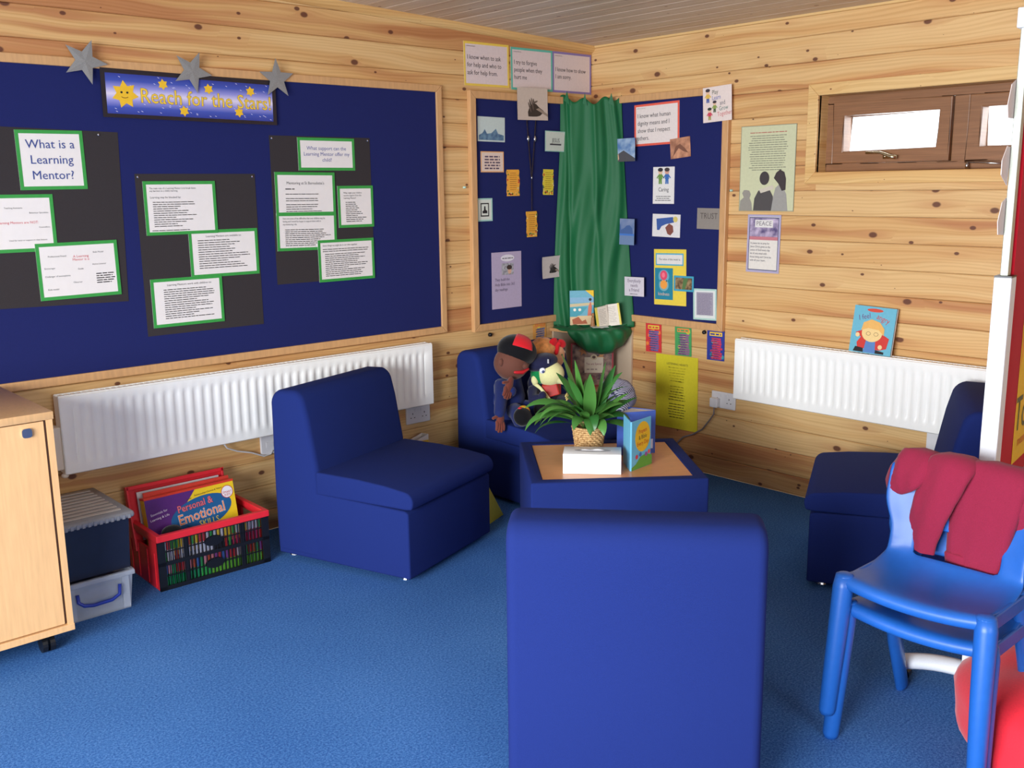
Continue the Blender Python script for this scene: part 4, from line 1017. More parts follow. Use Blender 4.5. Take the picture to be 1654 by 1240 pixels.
def leaf_mat(nm, c1, c2):
    m = bpy.data.materials.new(nm); m.use_nodes = True; t = NT(m.node_tree); b = m.node_tree.nodes['Principled BSDF']
    oi = t.n('ShaderNodeObjectInfo')
    t.l(t.mix(oi.outputs['Random'], lin(c1), lin(c2)), b.inputs['Base Color']); b.inputs['Roughness'].default_value = 0.42
    b.inputs['Transmission Weight'].default_value = 0.0; b.inputs['Subsurface Weight'].default_value = 0.0
    return m


LEAF = leaf_mat('plant_leaf', (40, 98, 40), (86, 142, 62))


def leaf(az, L, lift, droop, wd_, stem=0.06, tw=0):
    """az azimuth, L blade length, lift start elevation, droop total bend"""
    n = 9; c0 = Vector((0.012 * math.cos(az), 0.012 * math.sin(az), 0.10)); p = c0.copy(); el = lift; spine = []
    tot = L + stem; ds = tot / 14
    for i in range(15):
        spine.append(p.copy()); p = p + Vector((math.cos(az) * math.cos(el), math.sin(az) * math.cos(el), math.sin(el))) * ds; el -= droop / 14 * (0.4 + 1.2 * i / 14)
    side0 = Vector((-math.sin(az), math.cos(az), 0)); mb = MB(); rows_ = []
    for i, s_ in enumerate(spine):
        d = (i * ds - stem) / L
        wdt = 0.0016 if d <= 0 else wd_ * (math.sin(PI * min(1, d ** 0.75)) ** 0.8 if d < 1 else 0) * 0.5 + 0.0012
        tn = (spine[min(i + 1, 14)] - spine[max(i - 1, 0)]).normalized(); nn = tn.cross(side0).normalized()
        sd = (side0 * math.cos(tw) + nn * math.sin(tw)).normalized(); nn = sd.cross(tn)
        rows_ += [s_ - sd * wdt, s_ - nn * (-wdt * 0.28), s_ + sd * wdt] if False else [s_ - sd * wdt + nn * wdt * 0.25, s_, s_ + sd * wdt + nn * wdt * 0.25]
    mb.add(rows_, [(3 * i + k2, 3 * i + k2 + 1, 3 * i + k2 + 4, 3 * i + k2 + 3) for i in range(14) for k2 in (0, 1)])
    o = mb.build('leaf', LEAF, pt, smooth=True)
    return o


q = random.Random(12)
# world azimuth of image-left (towards the left of the picture) ~ 138 deg, image-right ~ -42 deg
IL = R(137.6); IR_ = R(-42.4); TOC = R(-132)
spec = [  # azimuth, L, lift, droop, width
    (IL, 0.20, 80, 20, 0.040), (IL + .3, 0.19, 86, 15, 0.034), (IR_, 0.17, 84, 14, 0.036), (IR_ + .4, 0.18, 75, 20, 0.034), (TOC, 0.16, 80, 18, 0.036),
    (IL, 0.21, 62, 95, 0.030), (IL + .2, 0.21, 50, 110, 0.028), (IL - .2, 0.20, 48, 100, 0.026), (IL - .35, 0.17, 55, 120, 0.028), (IL + .45, 0.20, 58, 105, 0.026), (IL - .1, 0.15, 35, 90, 0.026), (IL - .5, 0.19, 40, 95, 0.026),
    (IL - .15, 0.22, 66, 140, 0.026), (IL + .1, 0.16, 70, 110, 0.030),
    (IR_, 0.15, 58, 60, 0.050), (IR_ - .35, 0.14, 50, 120, 0.056), (IR_ + .3, 0.15, 62, 80, 0.040), (IR_ - .15, 0.13, 66, 110, 0.044), (IR_ + .1, 0.12, 74, 70, 0.040),
    (TOC, 0.13, 70, 150, 0.034), (TOC + .3, 0.11, 62, 130, 0.030), (TOC - .4, 0.13, 66, 120, 0.030), (TOC + .6, 0.12, 70, 90, 0.034), (TOC - .7, 0.14, 72, 80, 0.034), (TOC + .1, 0.10, 80, 160, 0.032),
    (R(48), 0.16, 76, 40, 0.034), (R(70), 0.15, 64, 70, 0.030), (R(20), 0.15, 66, 70, 0.034), (R(90), 0.16, 72, 60, 0.030), (R(0), 0.14, 74, 60, 0.032)]
for az, L, li, dr, wd_ in spec:
    kk = 1.28 if dr < 25 else 1.05
    leaf(az + q.uniform(-.05, .05), L * kk * q.uniform(.95, 1.06), R(li), R(dr * (1.25 if dr > 85 else 1)), wd_ * 1.45, q.uniform(0.05, 0.09) if dr < 90 else q.uniform(0.06, 0.10), q.uniform(-.5, .5))
for az, L, li, dr, wd_ in ((IL + .1, .20, 72, 150, .03), (IL - .3, .19, 76, 160, .028), (IL + .35, .2, 70, 150, .028), (IL - .05, .17, 60, 130, .03), (IL + .55, .17, 66, 140, .028), (IR_ - .5, .13, 78, 100, .05), (IR_ + .5, .13, 76, 90, .045)): leaf(az, L, R(li), R(dr), wd_ * 1.3, .08, q.uniform(-.5, .5))
for i in range(16): leaf(q.uniform(0, 2 * PI), q.uniform(.10, .16), R(q.uniform(60, 88)), R(q.uniform(20, 110)), q.uniform(.028, .042), q.uniform(0.06, 0.13), q.uniform(-.7, .7))

# ------------------------------------------------------------------ corner shelf unit
CREAM = mat('cream_laminate', (206, 184, 158), 0.45, noise=0.03, scale=12)
su = thing('corner_shelf', 'cream corner shelf unit with rounded shelves under the green drape', 'shelf unit', (-0.001, -0.001, 0))
MB().box(-0.315, -0.014, 0, -0.001, -0.001, 0.715).build('side_panel', CREAM, su); MB().box(-0.014, -0.322, 0, -0.001, -0.014, 0.715).build('side_panel', CREAM, su)
for z in (0.06, 0.385, 0.715):
    rr = 0.33 if z > 0.7 else 0.30
    poly = [(-0.0, -0.0)] + [(-rr * (abs(math.cos(a)) ** 0.85), -rr * (abs(math.sin(a)) ** 0.85)) for a in [PI / 2 * k_ / 16 for k_ in range(17)]]
    MB().prism(poly, 'z', z, z + 0.016).build('shelf', BEECH if z > 0.3 else CREAM, su)
# red framed picture book on the middle shelf
n45 = Vector((-0.7071, -0.7071)); cen = Vector((-0.165, -0.165)); rz = R(-45)
bk = thing('framed_picture', 'red-edged picture of brown leaves with a white label, on the corner shelf', 'picture', (cen.x - 0.0, cen.y, 0.4015), rz)
MB().box(-0.118, -0.012, 0, 0.118, 0, 0.245).build('backing', C((140, 60, 62)), bk)
mb = MB()
for a, b_, c_, d_ in ((-0.118, 0, 0.118, 0.009), (-0.118, 0.236, 0.118, 0.245), (-0.118, 0.009, -0.109, 0.236), (0.109, 0.009, 0.118, 0.236)): mb.box(a, -0.017, b_, c_, -0.012, d_)
mb.build('red_edge', C((160, 52, 58)), bk)
rectm(bk, 'picture_panel', -0.109, 0.009, 0.109, 0.236, cloud_mat('leaf_print', (78, 58, 64), (178, 146, 128), 26, 0.36, 0.66), -0.0125)
for (x, z, s_, cc) in ((-0.05, 0.20, 0.03, (190, 120, 70)), (0.05, 0.17, 0.024, (200, 140, 80)), (0.055, 0.05, 0.032, (92, 66, 78)), (0.0, 0.045, 0.024, (150, 80, 76)), (0.05, 0.2, 0.022, (60, 56, 66))): polym(bk, 'printed_leaf', star(x, z, s_, s_ * .4, 5, x * 40), C(cc), -0.0130)
rectm(bk, 'label_panel', -0.042, 0.078, 0.062, 0.166, C((222, 208, 186)), -0.0136); polym(bk, 'label_badge', disc(0.01, 0.166, 0.019, 0.016), C((206, 186, 150)), -0.0140); polym(bk, 'label_badge', disc(0.01, 0.166, 0.010, 0.008), C((90, 60, 50)), -0.0143)
text('You are Special', 0.019, C((150, 60, 80)), bk, x=0.01, z=0.128, y=-0.0142, sx=0.72); lines(bk, -0.03, 0.094, 0.08, 1, 0.01, h=0.007, seed=70, mtl=C((160, 140, 130)), y=-0.0142)

# ------------------------------------------------------------------ green drape
SATIN = mat('green_satin', (10, 98, 54), 0.62, noise=0.05, scale=300, sheen=0.05)
dp = thing('green_drape', 'green satin drape hung in the corner and spread over the shelf top', 'drape', (0, 0, 0.733))


def drape_pt(u, v):
    """u across (left wall to right wall), v 0 top .. 1 end of cloth"""
    VT = 0.74                           # the vertical part takes v < VT
    def base(u, h):                     # h 1 top .. 0 shelf
        a = 0.275 + 0.045 * (1 - h) ** 2; b = 0.235 + 0.11 * (1 - h) ** 1.2
        a += 0.012 * math.sin(5 * h); 
        x = -a * (1 - u) - 0.018 * u; y = -0.018 * (1 - u) - b * u
        amp = 0.0075 + 0.004 * (1 - h)
        ph = 2 * PI * (3.6 * u + 0.45 * math.sin(2.6 * h + 3 * u) + 0.12 * math.sin(7 * h))
        fo = amp * (math.sin(ph) + 0.35 * math.sin(2.3 * ph + 1.0 + h)) * min(1, 6 * u, 6 * (1 - u)) * (0.55 + 0.9 * abs(2 * u - 0.9)) + 0.014 * math.exp(-((u - 0.10 - 0.16 * (1 - h)) / 0.035) ** 2) - 0.012 * math.exp(-((u - 0.60 + 0.05 * h) / 0.04) ** 2)
        sw = 0.012 * math.sin(PI * u) * math.exp(-((h - 0.62) / 0.22) ** 2) * math.sin(2 * PI * (1.2 * u + 0.9 * h))
        dn = -0.012 * math.sin(PI * u) + fo + sw
        return Vector((x + dn * 0.707, y + dn * 0.707, 0))
    if v <= VT:
        h = 1 - v / VT; p = base(u, h)
        kt = max(0, (h - 0.85) / 0.15) ** 2; top = 1.222 + (0.016 * math.sin(2 * PI * 3 * u + 0.6) - 0.022 * math.sin(PI * u) ** 2) * kt
        p.z = h * top + 0.008
        return p
    s = (v - VT) / (1 - VT)             # over the shelf and down
    p = base(u, 0); rad = 0.332 - 0.045 * abs(2 * u - 1) ** 5
    a = PI / 2 * u
    edge = Vector((-rad * abs(math.cos(a)) ** 0.85, -rad * abs(math.sin(a)) ** 0.85, 0))
    out = Vector((-math.cos(a), -math.sin(a), 0))
    sag = 0.016 + 0.105 * max(0, math.sin(PI * min(1, max(0, (u - 0.22) / 0.80)))) ** 0.5
    if s < 0.5:
        k2 = s / 0.5; q_ = p.lerp(edge, k2); q_.z = 0.008 + 0.010 * math.sin(9 * u * PI) * math.sin(PI * k2) + 0.006 * math.sin(17 * u + 6 * k2)
        if q_.z < 0.003: q_.z = 0.003
        return q_
    k2 = (s - 0.5) / 0.5
    bulge = 0.028 * math.sin(PI * k2 ** 0.7) + 0.010 * math.sin(24 * u + 4 * k2) * k2 + 0.006 * math.sin(43 * u - 5 * k2)
    q_ = edge + out * (0.006 + bulge * (0.4 + 6 * sag)); q_.z = 0.004 - sag * (1 - math.cos(PI / 2 * k2 * 1.0)) * 1.0 - sag * 0.15 * k2
    if k2 > 0.8: q_ = q_ - out * (k2 - 0.8) * 0.12
    return q_


o = MB().grid(110, 90, drape_pt).build('cloth', SATIN, dp, smooth=True, solid=0.0015)
for (u, nm) in ((0.02, 'left'), (0.98, 'right')): pass
rf = MB()
for (u0, wdt) in ((0.06, 0.05), (0.36, 0.04), (0.78, 0.05)):      # pinned corners sticking up at the hem
    rf = MB(); a = drape_pt(u0, 0.0); b_ = drape_pt(u0 + wdt * 2, 0.0); m2 = (a + b_) / 2 + Vector((-0.01, -0.01, 0.030))
    rf.add([a + Vector((-.004, -.004, -0.03)), b_ + Vector((-.004, -.004, -0.03)), m2], [(0, 1, 2)])
    rf.build('gathered_hem', SATIN, dp, solid=0.003)
# books, figures on the drape
hb = thing('bible_story_book', 'picture book with a beach scene cover leaning on the green drape', 'book', (-0.232, -0.150, 0.752), rot=Euler((R(-6), 0, R(-38))))
MB().box(-0.066, -0.012, 0, 0.066, 0, 0.188).build('cover', C((96, 168, 190), 0.35), hb, bevel=0.001)
rectm(hb, 'printed_sand', -0.066, 0.0, 0.066, 0.050, C((226, 196, 150)), -0.0126); polym(hb, 'printed_shore', [(-0.066, 0.115), (0.066, 0.122), (0.066, 0.108), (-0.066, 0.098)], C((206, 190, 150)), -0.0126)
polym(hb, 'printed_pool', [(-0.066, 0.045), (-0.066, 0.098), (0.03, 0.098), (0.0, 0.062), (-0.03, 0.045)], C((70, 160, 176)), -0.0130); rectm(hb, 'printed_sky', -0.066, 0.122, 0.066, 0.150, C((130, 176, 206)), -0.0126)
for x in (-0.04, -0.012): polym(hb, 'printed_bird', disc(x, 0.083, 0.008), C((240, 236, 220)), -0.0134)
polym(hb, 'yellow_corner', [(0.02, 0.188), (0.066, 0.188), (0.066, 0.15)], C((240, 196, 44)), -0.0134); polym(hb, 'printed_person', [(0.03, 0.05), (0.05, 0.05), (0.055, 0.10), (0.048, 0.13), (0.036, 0.10)], C((214, 120, 96)), -0.0134); polym(hb, 'printed_person_hair', disc(0.046, 0.138, 0.008), C((40, 36, 40)), -0.0138)
polym(hb, 'printed_camel', [(-0.05, 0.004), (-0.055, 0.03), (-0.02, 0.045), (0.0, 0.02), (0.02, 0.03), (0.03, 0.006)], C((178, 96, 60)), -0.0132)
ob = thing('open_book', 'small open book with yellow page edges standing on the green drape', 'book', (-0.145, -0.272, 0.748), R(-40))
PG = C((224, 214, 200))
for sgn, nm in ((-1, 'left'), (1, 'right')):
    t2 = bpy.data.objects.new('page_block', None)
    bpy.data.objects.remove(t2)
    mb = MB().box(0, -0.006, 0.0, 0.072, 0.002, 0.118); o = mb.build('page_block', PG, ob); a2 = R(24) if sgn > 0 else R(180 - 24)
    if sgn > 0: o.rotation_euler = (R(0), R(-9), a2 - R(48))
    else: o.rotation_euler = (0, R(-9), a2 + R(48) + PI) ; o.data.transform(Matrix.Diagonal((-1, 1, 1, 1))); o.data.flip_normals()
    e_ = MB().box(0.064 * 1, -0.0068, 0.001, 0.074, 0.0028, 0.119); eo = e_.build('yellow_edge', C((222, 206, 90)), o)
    if sgn < 0: eo.data.transform(Matrix.Diagonal((-1, 1, 1, 1))); eo.data.flip_normals()
    lo = lines(o, 0.010 if sgn > 0 else -0.056, 0.10, 0.046, 10, 0.0088, h=0.0025, seed=80 + sgn, mtl=C((170, 160, 150)), y=-0.0064)
fg = thing('wooden_figure', 'small carved wooden figure on the shelf edge, between the two books', 'figurine', (-0.232, -0.232, 0.744))
mb = MB(); mb.capsule([(0, 0, 0.008), (0, 0, 0.03), (0, 0, 0.052)], [0.014, 0.010, 0.009], 10)
mb.build('carved_body', mat('carved_wood', (164, 116, 74), 0.6, noise=0.2, scale=60), fg, smooth=True); MB().ell((0, 0, 0.070), (0.009, 0.009, 0.011), nu=10, nv=8).build('carved_head', MC['carved_wood'], fg, smooth=True)
lf = sheet('prayer_leaflet', 'white leaflet lying on the green drape beneath the open book', 'leaflet', dict(loc=(-0.212, -0.262, 0.751), rot=Euler((R(-86), 0, R(-30)))), 0.09, 0.06, C((206, 216, 214)))

# ------------------------------------------------------------------ puppets on the corner chair
BRN = mat('brown_puppet_skin', (104, 60, 46), 0.85, noise=0.06, scale=300, sheen=0.2)
BRN2 = mat('red_brown_plush', (112, 52, 40), 0.95, noise=0.15, scale=200, sheen=0.3)
NVF = fabric('navy_fabric', (30, 42, 96), 500, 0.12); NVC = fabric('dark_navy_cap_fabric', (34, 36, 66), 500, 0.12); BLF = fabric('black_fabric', (16, 16, 20), 500, 0.1)
REDF = fabric('red_fabric', (216, 34, 44), 500, 0.08)
Y_ = -0.42


def hand(name, wrist, dirv, sidev, mtl, parent, s=1.0):
    """mitten palm with four fingers and a thumb"""
    wv = Vector(wrist); d = Vector(dirv).normalized(); sv = Vector(sidev).normalized(); mb = MB()
    mb.capsule([wv, wv + d * 0.03 * s, wv + d * 0.055 * s], [0.019 * s, 0.027 * s, 0.024 * s], 12, 0.6, sv)
    for i, (o_, L) in enumerate(((-0.020, 0.040), (-0.007, 0.050), (0.007, 0.048), (0.020, 0.036))):
        st_ = wv + d * 0.055 * s + sv * o_ * s; en = st_ + (d + sv * o_ * 6).normalized() * L * s + Vector((0, -0.008 * s, -0.004 * s))
        mb.capsule([st_, st_.lerp(en, .5) + Vector((0, -.003, 0)), en], [0.0105 * s, 0.010 * s, 0.008 * s], 8)
    st_ = wv + d * 0.02 * s - sv * 0.018 * s; mb.capsule([st_, st_ + (d * 0.5 - sv).normalized() * 0.034 * s], [0.011 * s, 0.009 * s], 8)
    return mb.build(name, mtl, parent, smooth=True)


p1 = thing('puppet', 'brown-faced puppet in a black and red cap and navy suit, left on the corner chair', 'puppet', (-1.0, -0.36, 0.396), group='big hand puppets on the corner chair')
L1 = lambda x, y, z: (x + 1.0, y + 0.36, z - 0.396)
h1c = Vector(L1(-0.985, -0.40, 0.672))
MB().ell(h1c, (0.088, 0.085, 0.080), (0, R(-20), R(-25)), 24, 16, lambda d: 1 + 0.10 * max(0, -d.z) ** 2 - 0.05 * max(0, -d.y)).build('head', BRN, p1, smooth=True)
MB().ell(h1c + Vector((-0.082, -0.015, 0.010)), (0.014, 0.012, 0.020), nu=12, nv=8).build('ear', BRN, p1, smooth=True)
mb = MB(); mb.ell(h1c + Vector((0.032, -0.004, 0.052)), (0.098, 0.096, 0.078), (0, R(22), 0), 26, 16); mb.build('cap', BLF, p1, smooth=True)
def cap_patch(u, v):
    el = R(8 + 84 * v); az = R(-118) + R(62) * (u - 0.5) * (1 + 1.3 * v * v * v)
    return h1c + Vector((0.032, -0.004, 0.052)) + Euler((0, R(22), 0)).to_matrix() @ Vector((0.101 * math.cos(el) * math.cos(az), 0.099 * math.cos(el) * math.sin(az), 0.081 * math.sin(el)))
mb = MB(); mb.grid(10, 12, cap_patch)
mb.build('red_cap_panel', REDF, p1, smooth=True, solid=0.002)
MB().capsule([h1c + Vector((-0.040, -0.068, -0.036)), h1c + Vector((-0.005, -0.080, -0.040)), h1c + Vector((0.035, -0.076, -0.030))], [0.007, 0.0095, 0.007], 10).build('mouth', C((196, 30, 40)), p1, smooth=True)
MB().ell(h1c + Vector((0.010, -0.086, -0.010)), (0.016, 0.012, 0.012), nu=12, nv=8).build('nose', BRN, p1, smooth=True)
mb = MB(); mb.capsule([L1(-0.96, -0.36, 0.42), L1(-0.955, -0.36, 0.50), L1(-0.96, -0.37, 0.585)], [0.085, 0.088, 0.06], 16, 0.8); mb.build('body', NVF, p1, smooth=True)
mb = MB(); mb.capsule([L1(-1.03, -0.38, 0.56), L1(-1.08, -0.41, 0.50), L1(-1.045, -0.46, 0.545)], [0.034, 0.032, 0.026], 12); mb.build('sleeve', NVF, p1, smooth=True)
hand('hand', L1(-1.045, -0.46, 0.60), (-0.5, -0.1, -0.75), (0.8, 0, -0.45), BRN2, p1, 0.85)
mb = MB(); mb.capsule([L1(-1.03, -0.37, 0.56), L1(-1.085, -0.43, 0.50), L1(-1.13, -0.47, 0.455)], [0.034, 0.031, 0.026], 12); mb.build('sleeve', NVF, p1, smooth=True)
hand('hand', L1(-1.125, -0.475, 0.455), (-0.25, -0.1, -0.95), (0.9, -0.2, -0.2), BRN2, p1, 0.8)
for (x0_, x1_, yy, zz) in ((-0.98, -1.055, -0.53, 0.405), (-0.92, -0.895, -0.50, 0.43)):
    MB().capsule([L1(x0_, -0.40, 0.435), L1((x0_ + x1_) / 2, -0.47, 0.440), L1(x1_, yy, zz + 0.01)], [0.042, 0.040, 0.034], 14).build('leg', NVF, p1, smooth=True)
for (x, y, z) in ((-1.065, -0.56, 0.441), (-0.905, -0.53, 0.446)):
    sh = MB().ell(L1(x, y, z), (0.046, 0.040, 0.045), (R(-20), 0, 0), 20, 14).build('shoe', BLF, p1, smooth=True)
    MB().ell(L1(x + 0.016, y + 0.012, z + 0.016), (0.036, 0.030, 0.034), nu=16, nv=10).build('yellow_lining', C((232, 178, 50)), sh, smooth=True)
    MB().ell(L1(x - 0.012, y + 0.004, z + 0.043), (0.012, 0.008, 0.005), nu=10, nv=6).build('red_lace', C((206, 40, 56)), sh, smooth=True)

p2 = thing('puppet', 'green-haired puppet with a pale face, open red mouth and navy cap, in front', 'puppet', (-0.83, -0.44, 0.396), group='big hand puppets on the corner chair')
L2 = lambda x, y, z: (x + 0.83, y + 0.44, z - 0.396)
CRM = mat('cream_plush', (226, 222, 160), 0.95, noise=0.05, scale=260, sheen=0.3, bump=0.4)
h2 = Vector(L2(-0.815, -0.47, 0.605))
LF = Vector((-0.67, 0.74, 0)); VW = Vector((-0.74, -0.67, 0)); VR = R(-42.2)
V2 = lambda l, v, u: h2 + LF * l + VW * v + Vector((0, 0, u))
MB().ell(V2(-0.014, 0.012, 0.0), (0.068, 0.062, 0.062), (0, R(6), VR), 24, 16, lambda d: 1 + 0.05 * max(0, d.x)).build('face', CRM, p2, smooth=True)
MB().capsule([V2(-0.035, 0.030, -0.012), V2(-0.062, 0.034, -0.028), V2(-0.078, 0.034, -0.044)], [0.036, 0.021, 0.007], 14).build('nose', CRM, p2, smooth=True)
MB().ell(V2(0.038, 0.004, -0.004), (0.044, 0.052, 0.052), (0, 0, VR), 20, 14).build('hair', fabric('green_plush', (20, 128, 70), 300, 0.15), p2, smooth=True)
MB().ell(V2(0.058, 0.042, -0.030), (0.017, 0.014, 0.024), (0, R(-12), VR), 14, 10).build('ear', CRM, p2, smooth=True)
mb = MB(); mb.ell(V2(0.028, 0.0, 0.052), (0.082, 0.078, 0.044), (0, R(-12), VR), 26, 14); mb.build('cap', NVC, p2, smooth=True)
e_ = V2(-0.010, 0.072, 0.070); MB().box(e_.x - 0.001, e_.y - 0.005, e_.z - 0.010, e_.x + 0.001, e_.y + 0.005, e_.z + 0.010).build('cap_label', C((190, 190, 196)), p2)
ey = MB().ell(V2(0.018, 0.070, 0.024), (0.015, 0.008, 0.015), (0, 0, VR), nu=14, nv=10).build('eye', C((236, 240, 250), 0.2), p2, smooth=True)
MB().ell(V2(0.014, 0.078, 0.020), (0.007, 0.004, 0.007), (0, 0, VR), nu=10, nv=8).build('pupil', C((60, 70, 120), 0.2), ey, smooth=True)
mb = MB(); mb.add([V2(*p) for p in ((0.026, 0.046, -0.056), (-0.050, 0.046, -0.044), (-0.066, 0.050, -0.098), (-0.016, 0.054, -0.112), (0.026, 0.0, -0.050), (-0.050, 0.0, -0.036), (-0.066, 0.0, -0.085), (-0.016, 0.0, -0.098))], [(0, 1, 2, 3), (7, 6, 5, 4), (0, 4, 5, 1), (1, 5, 6, 2), (2, 6, 7, 3), (3, 7, 4, 0)])
mb.build('mouth', C((176, 38, 26)), p2, bevel=0.006)
MB().capsule([V2(0.060, 0.036, -0.046), V2(0.030, 0.050, -0.066), V2(-0.012, 0.056, -0.116)], [0.010, 0.008, 0.007], 10).build('jaw', CRM, p2, smooth=True)
mb = MB(); mb.capsule([L2(-0.80, -0.42, 0.425), L2(-0.80, -0.42, 0.48), L2(-0.835, -0.42, 0.540)], [0.088, 0.084, 0.055], 16, 0.85); mb.build('jacket', NVC, p2, smooth=True)
mb = MB(); mb.capsule([L2(-0.88, -0.44, 0.52), L2(-0.915, -0.48, 0.485), L2(-0.905, -0.52, 0.50)], [0.030, 0.028, 0.022], 12); mb.build('sleeve', NVC, p2, smooth=True)
MB().ell(L2(-0.905, -0.53, 0.515), (0.020, 0.018, 0.020), nu=12, nv=8).build('hand', NVC, p2, smooth=True)
MB().ell(L2(-0.70, -0.48, 0.44), (0.10, 0.09, 0.04), nu=18, nv=10).build('lap', NVC, p2, smooth=True)
q = random.Random(4)
tsl = MB()
for i in range(7): tsl.capsule([L2(-0.735 + i * 0.004, -0.53, 0.50 - i * 0.010), L2(-0.752 + i * 0.004, -0.535, 0.488 - i * 0.010)], [0.0045, 0.0045], 6)
tsl.build('gold_braid', C((214, 196, 120)), p2, smooth=True)

p3 = thing('puppet', 'orange-haired puppet with a red bow, tucked behind the green-haired one', 'puppet', (-0.72, -0.335, 0.396), group='big hand puppets on the corner chair')
L3 = lambda x, y, z: (x + 0.72, y + 0.335, z - 0.396)
h3 = Vector(L3(-0.700, -0.345, 0.680))
ORG = mat('orange_plush', (222, 150, 84), 0.95, noise=0.25, scale=40, sheen=0.4, bump=0.5); PNK = mat('peach_plush', (226, 170, 130), 0.9, noise=0.05, scale=200, sheen=0.3)
MB().ell(h3 + Vector((0.050, -0.008, -0.020)), (0.050, 0.060, 0.070), nu=20, nv=14).build('face', PNK, p3, smooth=True)
MB().ell(h3 + Vector((-0.030, 0.0, 0.018)), (0.078, 0.066, 0.056), (0, R(-18), 0), 20, 14, lambda d: 1 + 0.06 * math.sin(9 * d.x) * math.sin(8 * d.z)).build('hair', ORG, p3, smooth=True)
bw = MB()
for sg in (-1, 1): bw.ell(h3 + Vector((0.036 + sg * 0.030, -0.045, 0.046 - 0.006 * sg)), (0.032, 0.014, 0.022), (0, R(25 * sg), 0), 14, 10)
bw.ell(h3 + Vector((0.036, -0.056, 0.044)), (0.012, 0.010, 0.012), nu=10, nv=8); bw.capsule([h3 + Vector((0.03, -0.052, 0.04)), h3 + Vector((0.015, -0.06, 0.0))], [0.012, 0.010], 8)
bw.build('bow', REDF, p3, smooth=True)
MB().ell(h3 + Vector((0.048, -0.066, -0.012)), (0.005, 0.004, 0.005), nu=8, nv=6).build('eye', INK, p3, smooth=True)
MB().ell(h3 + Vector((0.080, -0.048, -0.005)), (0.009, 0.006, 0.010), nu=8, nv=6).build('earring', C((236, 236, 230)), p3, smooth=True)
mb = MB(); mb.capsule([L3(-0.66, -0.33, 0.42), L3(-0.66, -0.33, 0.50), L3(-0.665, -0.335, 0.60)], [0.075, 0.075, 0.045], 14, 0.8); mb.build('dress', REDF, p3, smooth=True)


def stripe_mat():
    m = bpy.data.materials.new('striped_cotton'); m.use_nodes = True; t = NT(m.node_tree); b = m.node_tree.nodes['Principled BSDF']
    tc = t.n('ShaderNodeTexCoord'); wv = t.n('ShaderNodeTexWave'); wv.inputs['Scale'].default_value = 48; wv.inputs['Distortion'].default_value = 1.2; wv.bands_direction = 'DIAGONAL'; t.l(tc.outputs['Object'], wv.inputs[0])
    t.l(t.ramp(wv.outputs[0], [(0.42, lin((58, 62, 92))), (0.55, lin((186, 186, 204)))]), b.inputs['Base Color']); b.inputs['Roughness'].default_value = 0.85
    return m


ct = thing('striped_cloth', 'blue and white striped cloth cap lying behind the plant on the corner chair', 'cloth', (-0.60, -0.64, 0.396))
def sc_pt(u, v):
    a = -0.35 + u * 2.1; r_ = 0.035 + 0.135 * v
    # fan of gathered cloth standing up and spreading to the right
    e = Vector((0.64, -0.70, 0)); p = e * (r_ * math.cos(a * 1.0 - 0.35)) + Vector((0, 0, 1)) * (r_ * math.sin(a) * 0.75 + 0.05)
    p += Vector((-0.7, -0.64, 0)) * (0.05 * math.sin(PI * v) + 0.008 * math.sin(u * 26) * v)
    p.z = max(p.z, 0.004); return p
MB().grid(60, 14, sc_pt).build('striped_panel', stripe_mat(), ct, smooth=True, solid=0.003)
GREYC = fabric('grey_blue_fabric', (122, 122, 150), 600, 0.08)
mb = MB(); mb.ell((0.075, -0.035, 0.085), (0.10, 0.07, 0.075), (0, R(25), R(-45)), 22, 14, lambda d: 1 + 0.04 * math.sin(6 * d.x + 4 * d.y)); mb.build('grey_lining', GREYC, ct, smooth=True)

# ------------------------------------------------------------------ book on the right radiator
rb = thing('angry_book', 'thin pale blue book I feel angry leaning on the wall above the radiator', 'book', (-0.052, -1.743, 0.7545), rot=Euler((R(-9), R(-1), R(-90))))
rb.rotation_euler = (Matrix.Rotation(-PI / 2, 3, 'Z') @ Matrix.Rotation(R(-8), 3, 'X') @ Matrix.Rotation(R(1.5), 3, 'Y')).to_euler()
MB().box(-0.098, -0.014, 0, 0.098, -0.0115, 0.208).build('front_cover', C((108, 182, 204), 0.35), rb); MB().box(-0.094, -0.0115, 0.003, 0.094, -0.002, 0.205).build('pages', PAPER, rb); MB().box(-0.098, -0.002, 0, 0.098, 0, 0.208).build('back_cover', C((220, 214, 210)), rb)
yy = -0.0145
polym(rb, 'title_oval', disc(0.0, 0.192, 0.038, 0.008), C((206, 72, 52)), yy)
text('I feel', 0.034, C((110, 66, 120)), rb, x=-0.045, z=0.160, y=yy, rot=16, sx=0.85); text('angry', 0.034, C((196, 52, 50)), rb, x=0.042, z=0.158, y=yy, rot=-18, sx=0.85)
polym(rb, 'printed_jacket', [(-0.078, 0.088), (-0.05, 0.100), (0.055, 0.088), (0.082, 0.075), (0.075, 0.030), (0.045, 0.02), (-0.06, 0.02), (-0.066, 0.045), (-0.05, 0.07)], C((206, 52, 44)), yy - .0004)
polym(rb, 'printed_shirt', [(-0.022, 0.065), (0.02, 0.062), (0.026, 0.004), (-0.030, 0.004)], C((84, 130, 190)), yy - .0008); polym(rb, 'printed_trousers', [(-0.078, 0.004), (-0.07, 0.026), (-0.032, 0.022), (-0.03, 0.004)], INK, yy - .0008); polym(rb, 'printed_trousers', [(0.026, 0.004), (0.026, 0.02), (0.066, 0.014), (0.066, 0.004)], INK, yy - .0008)
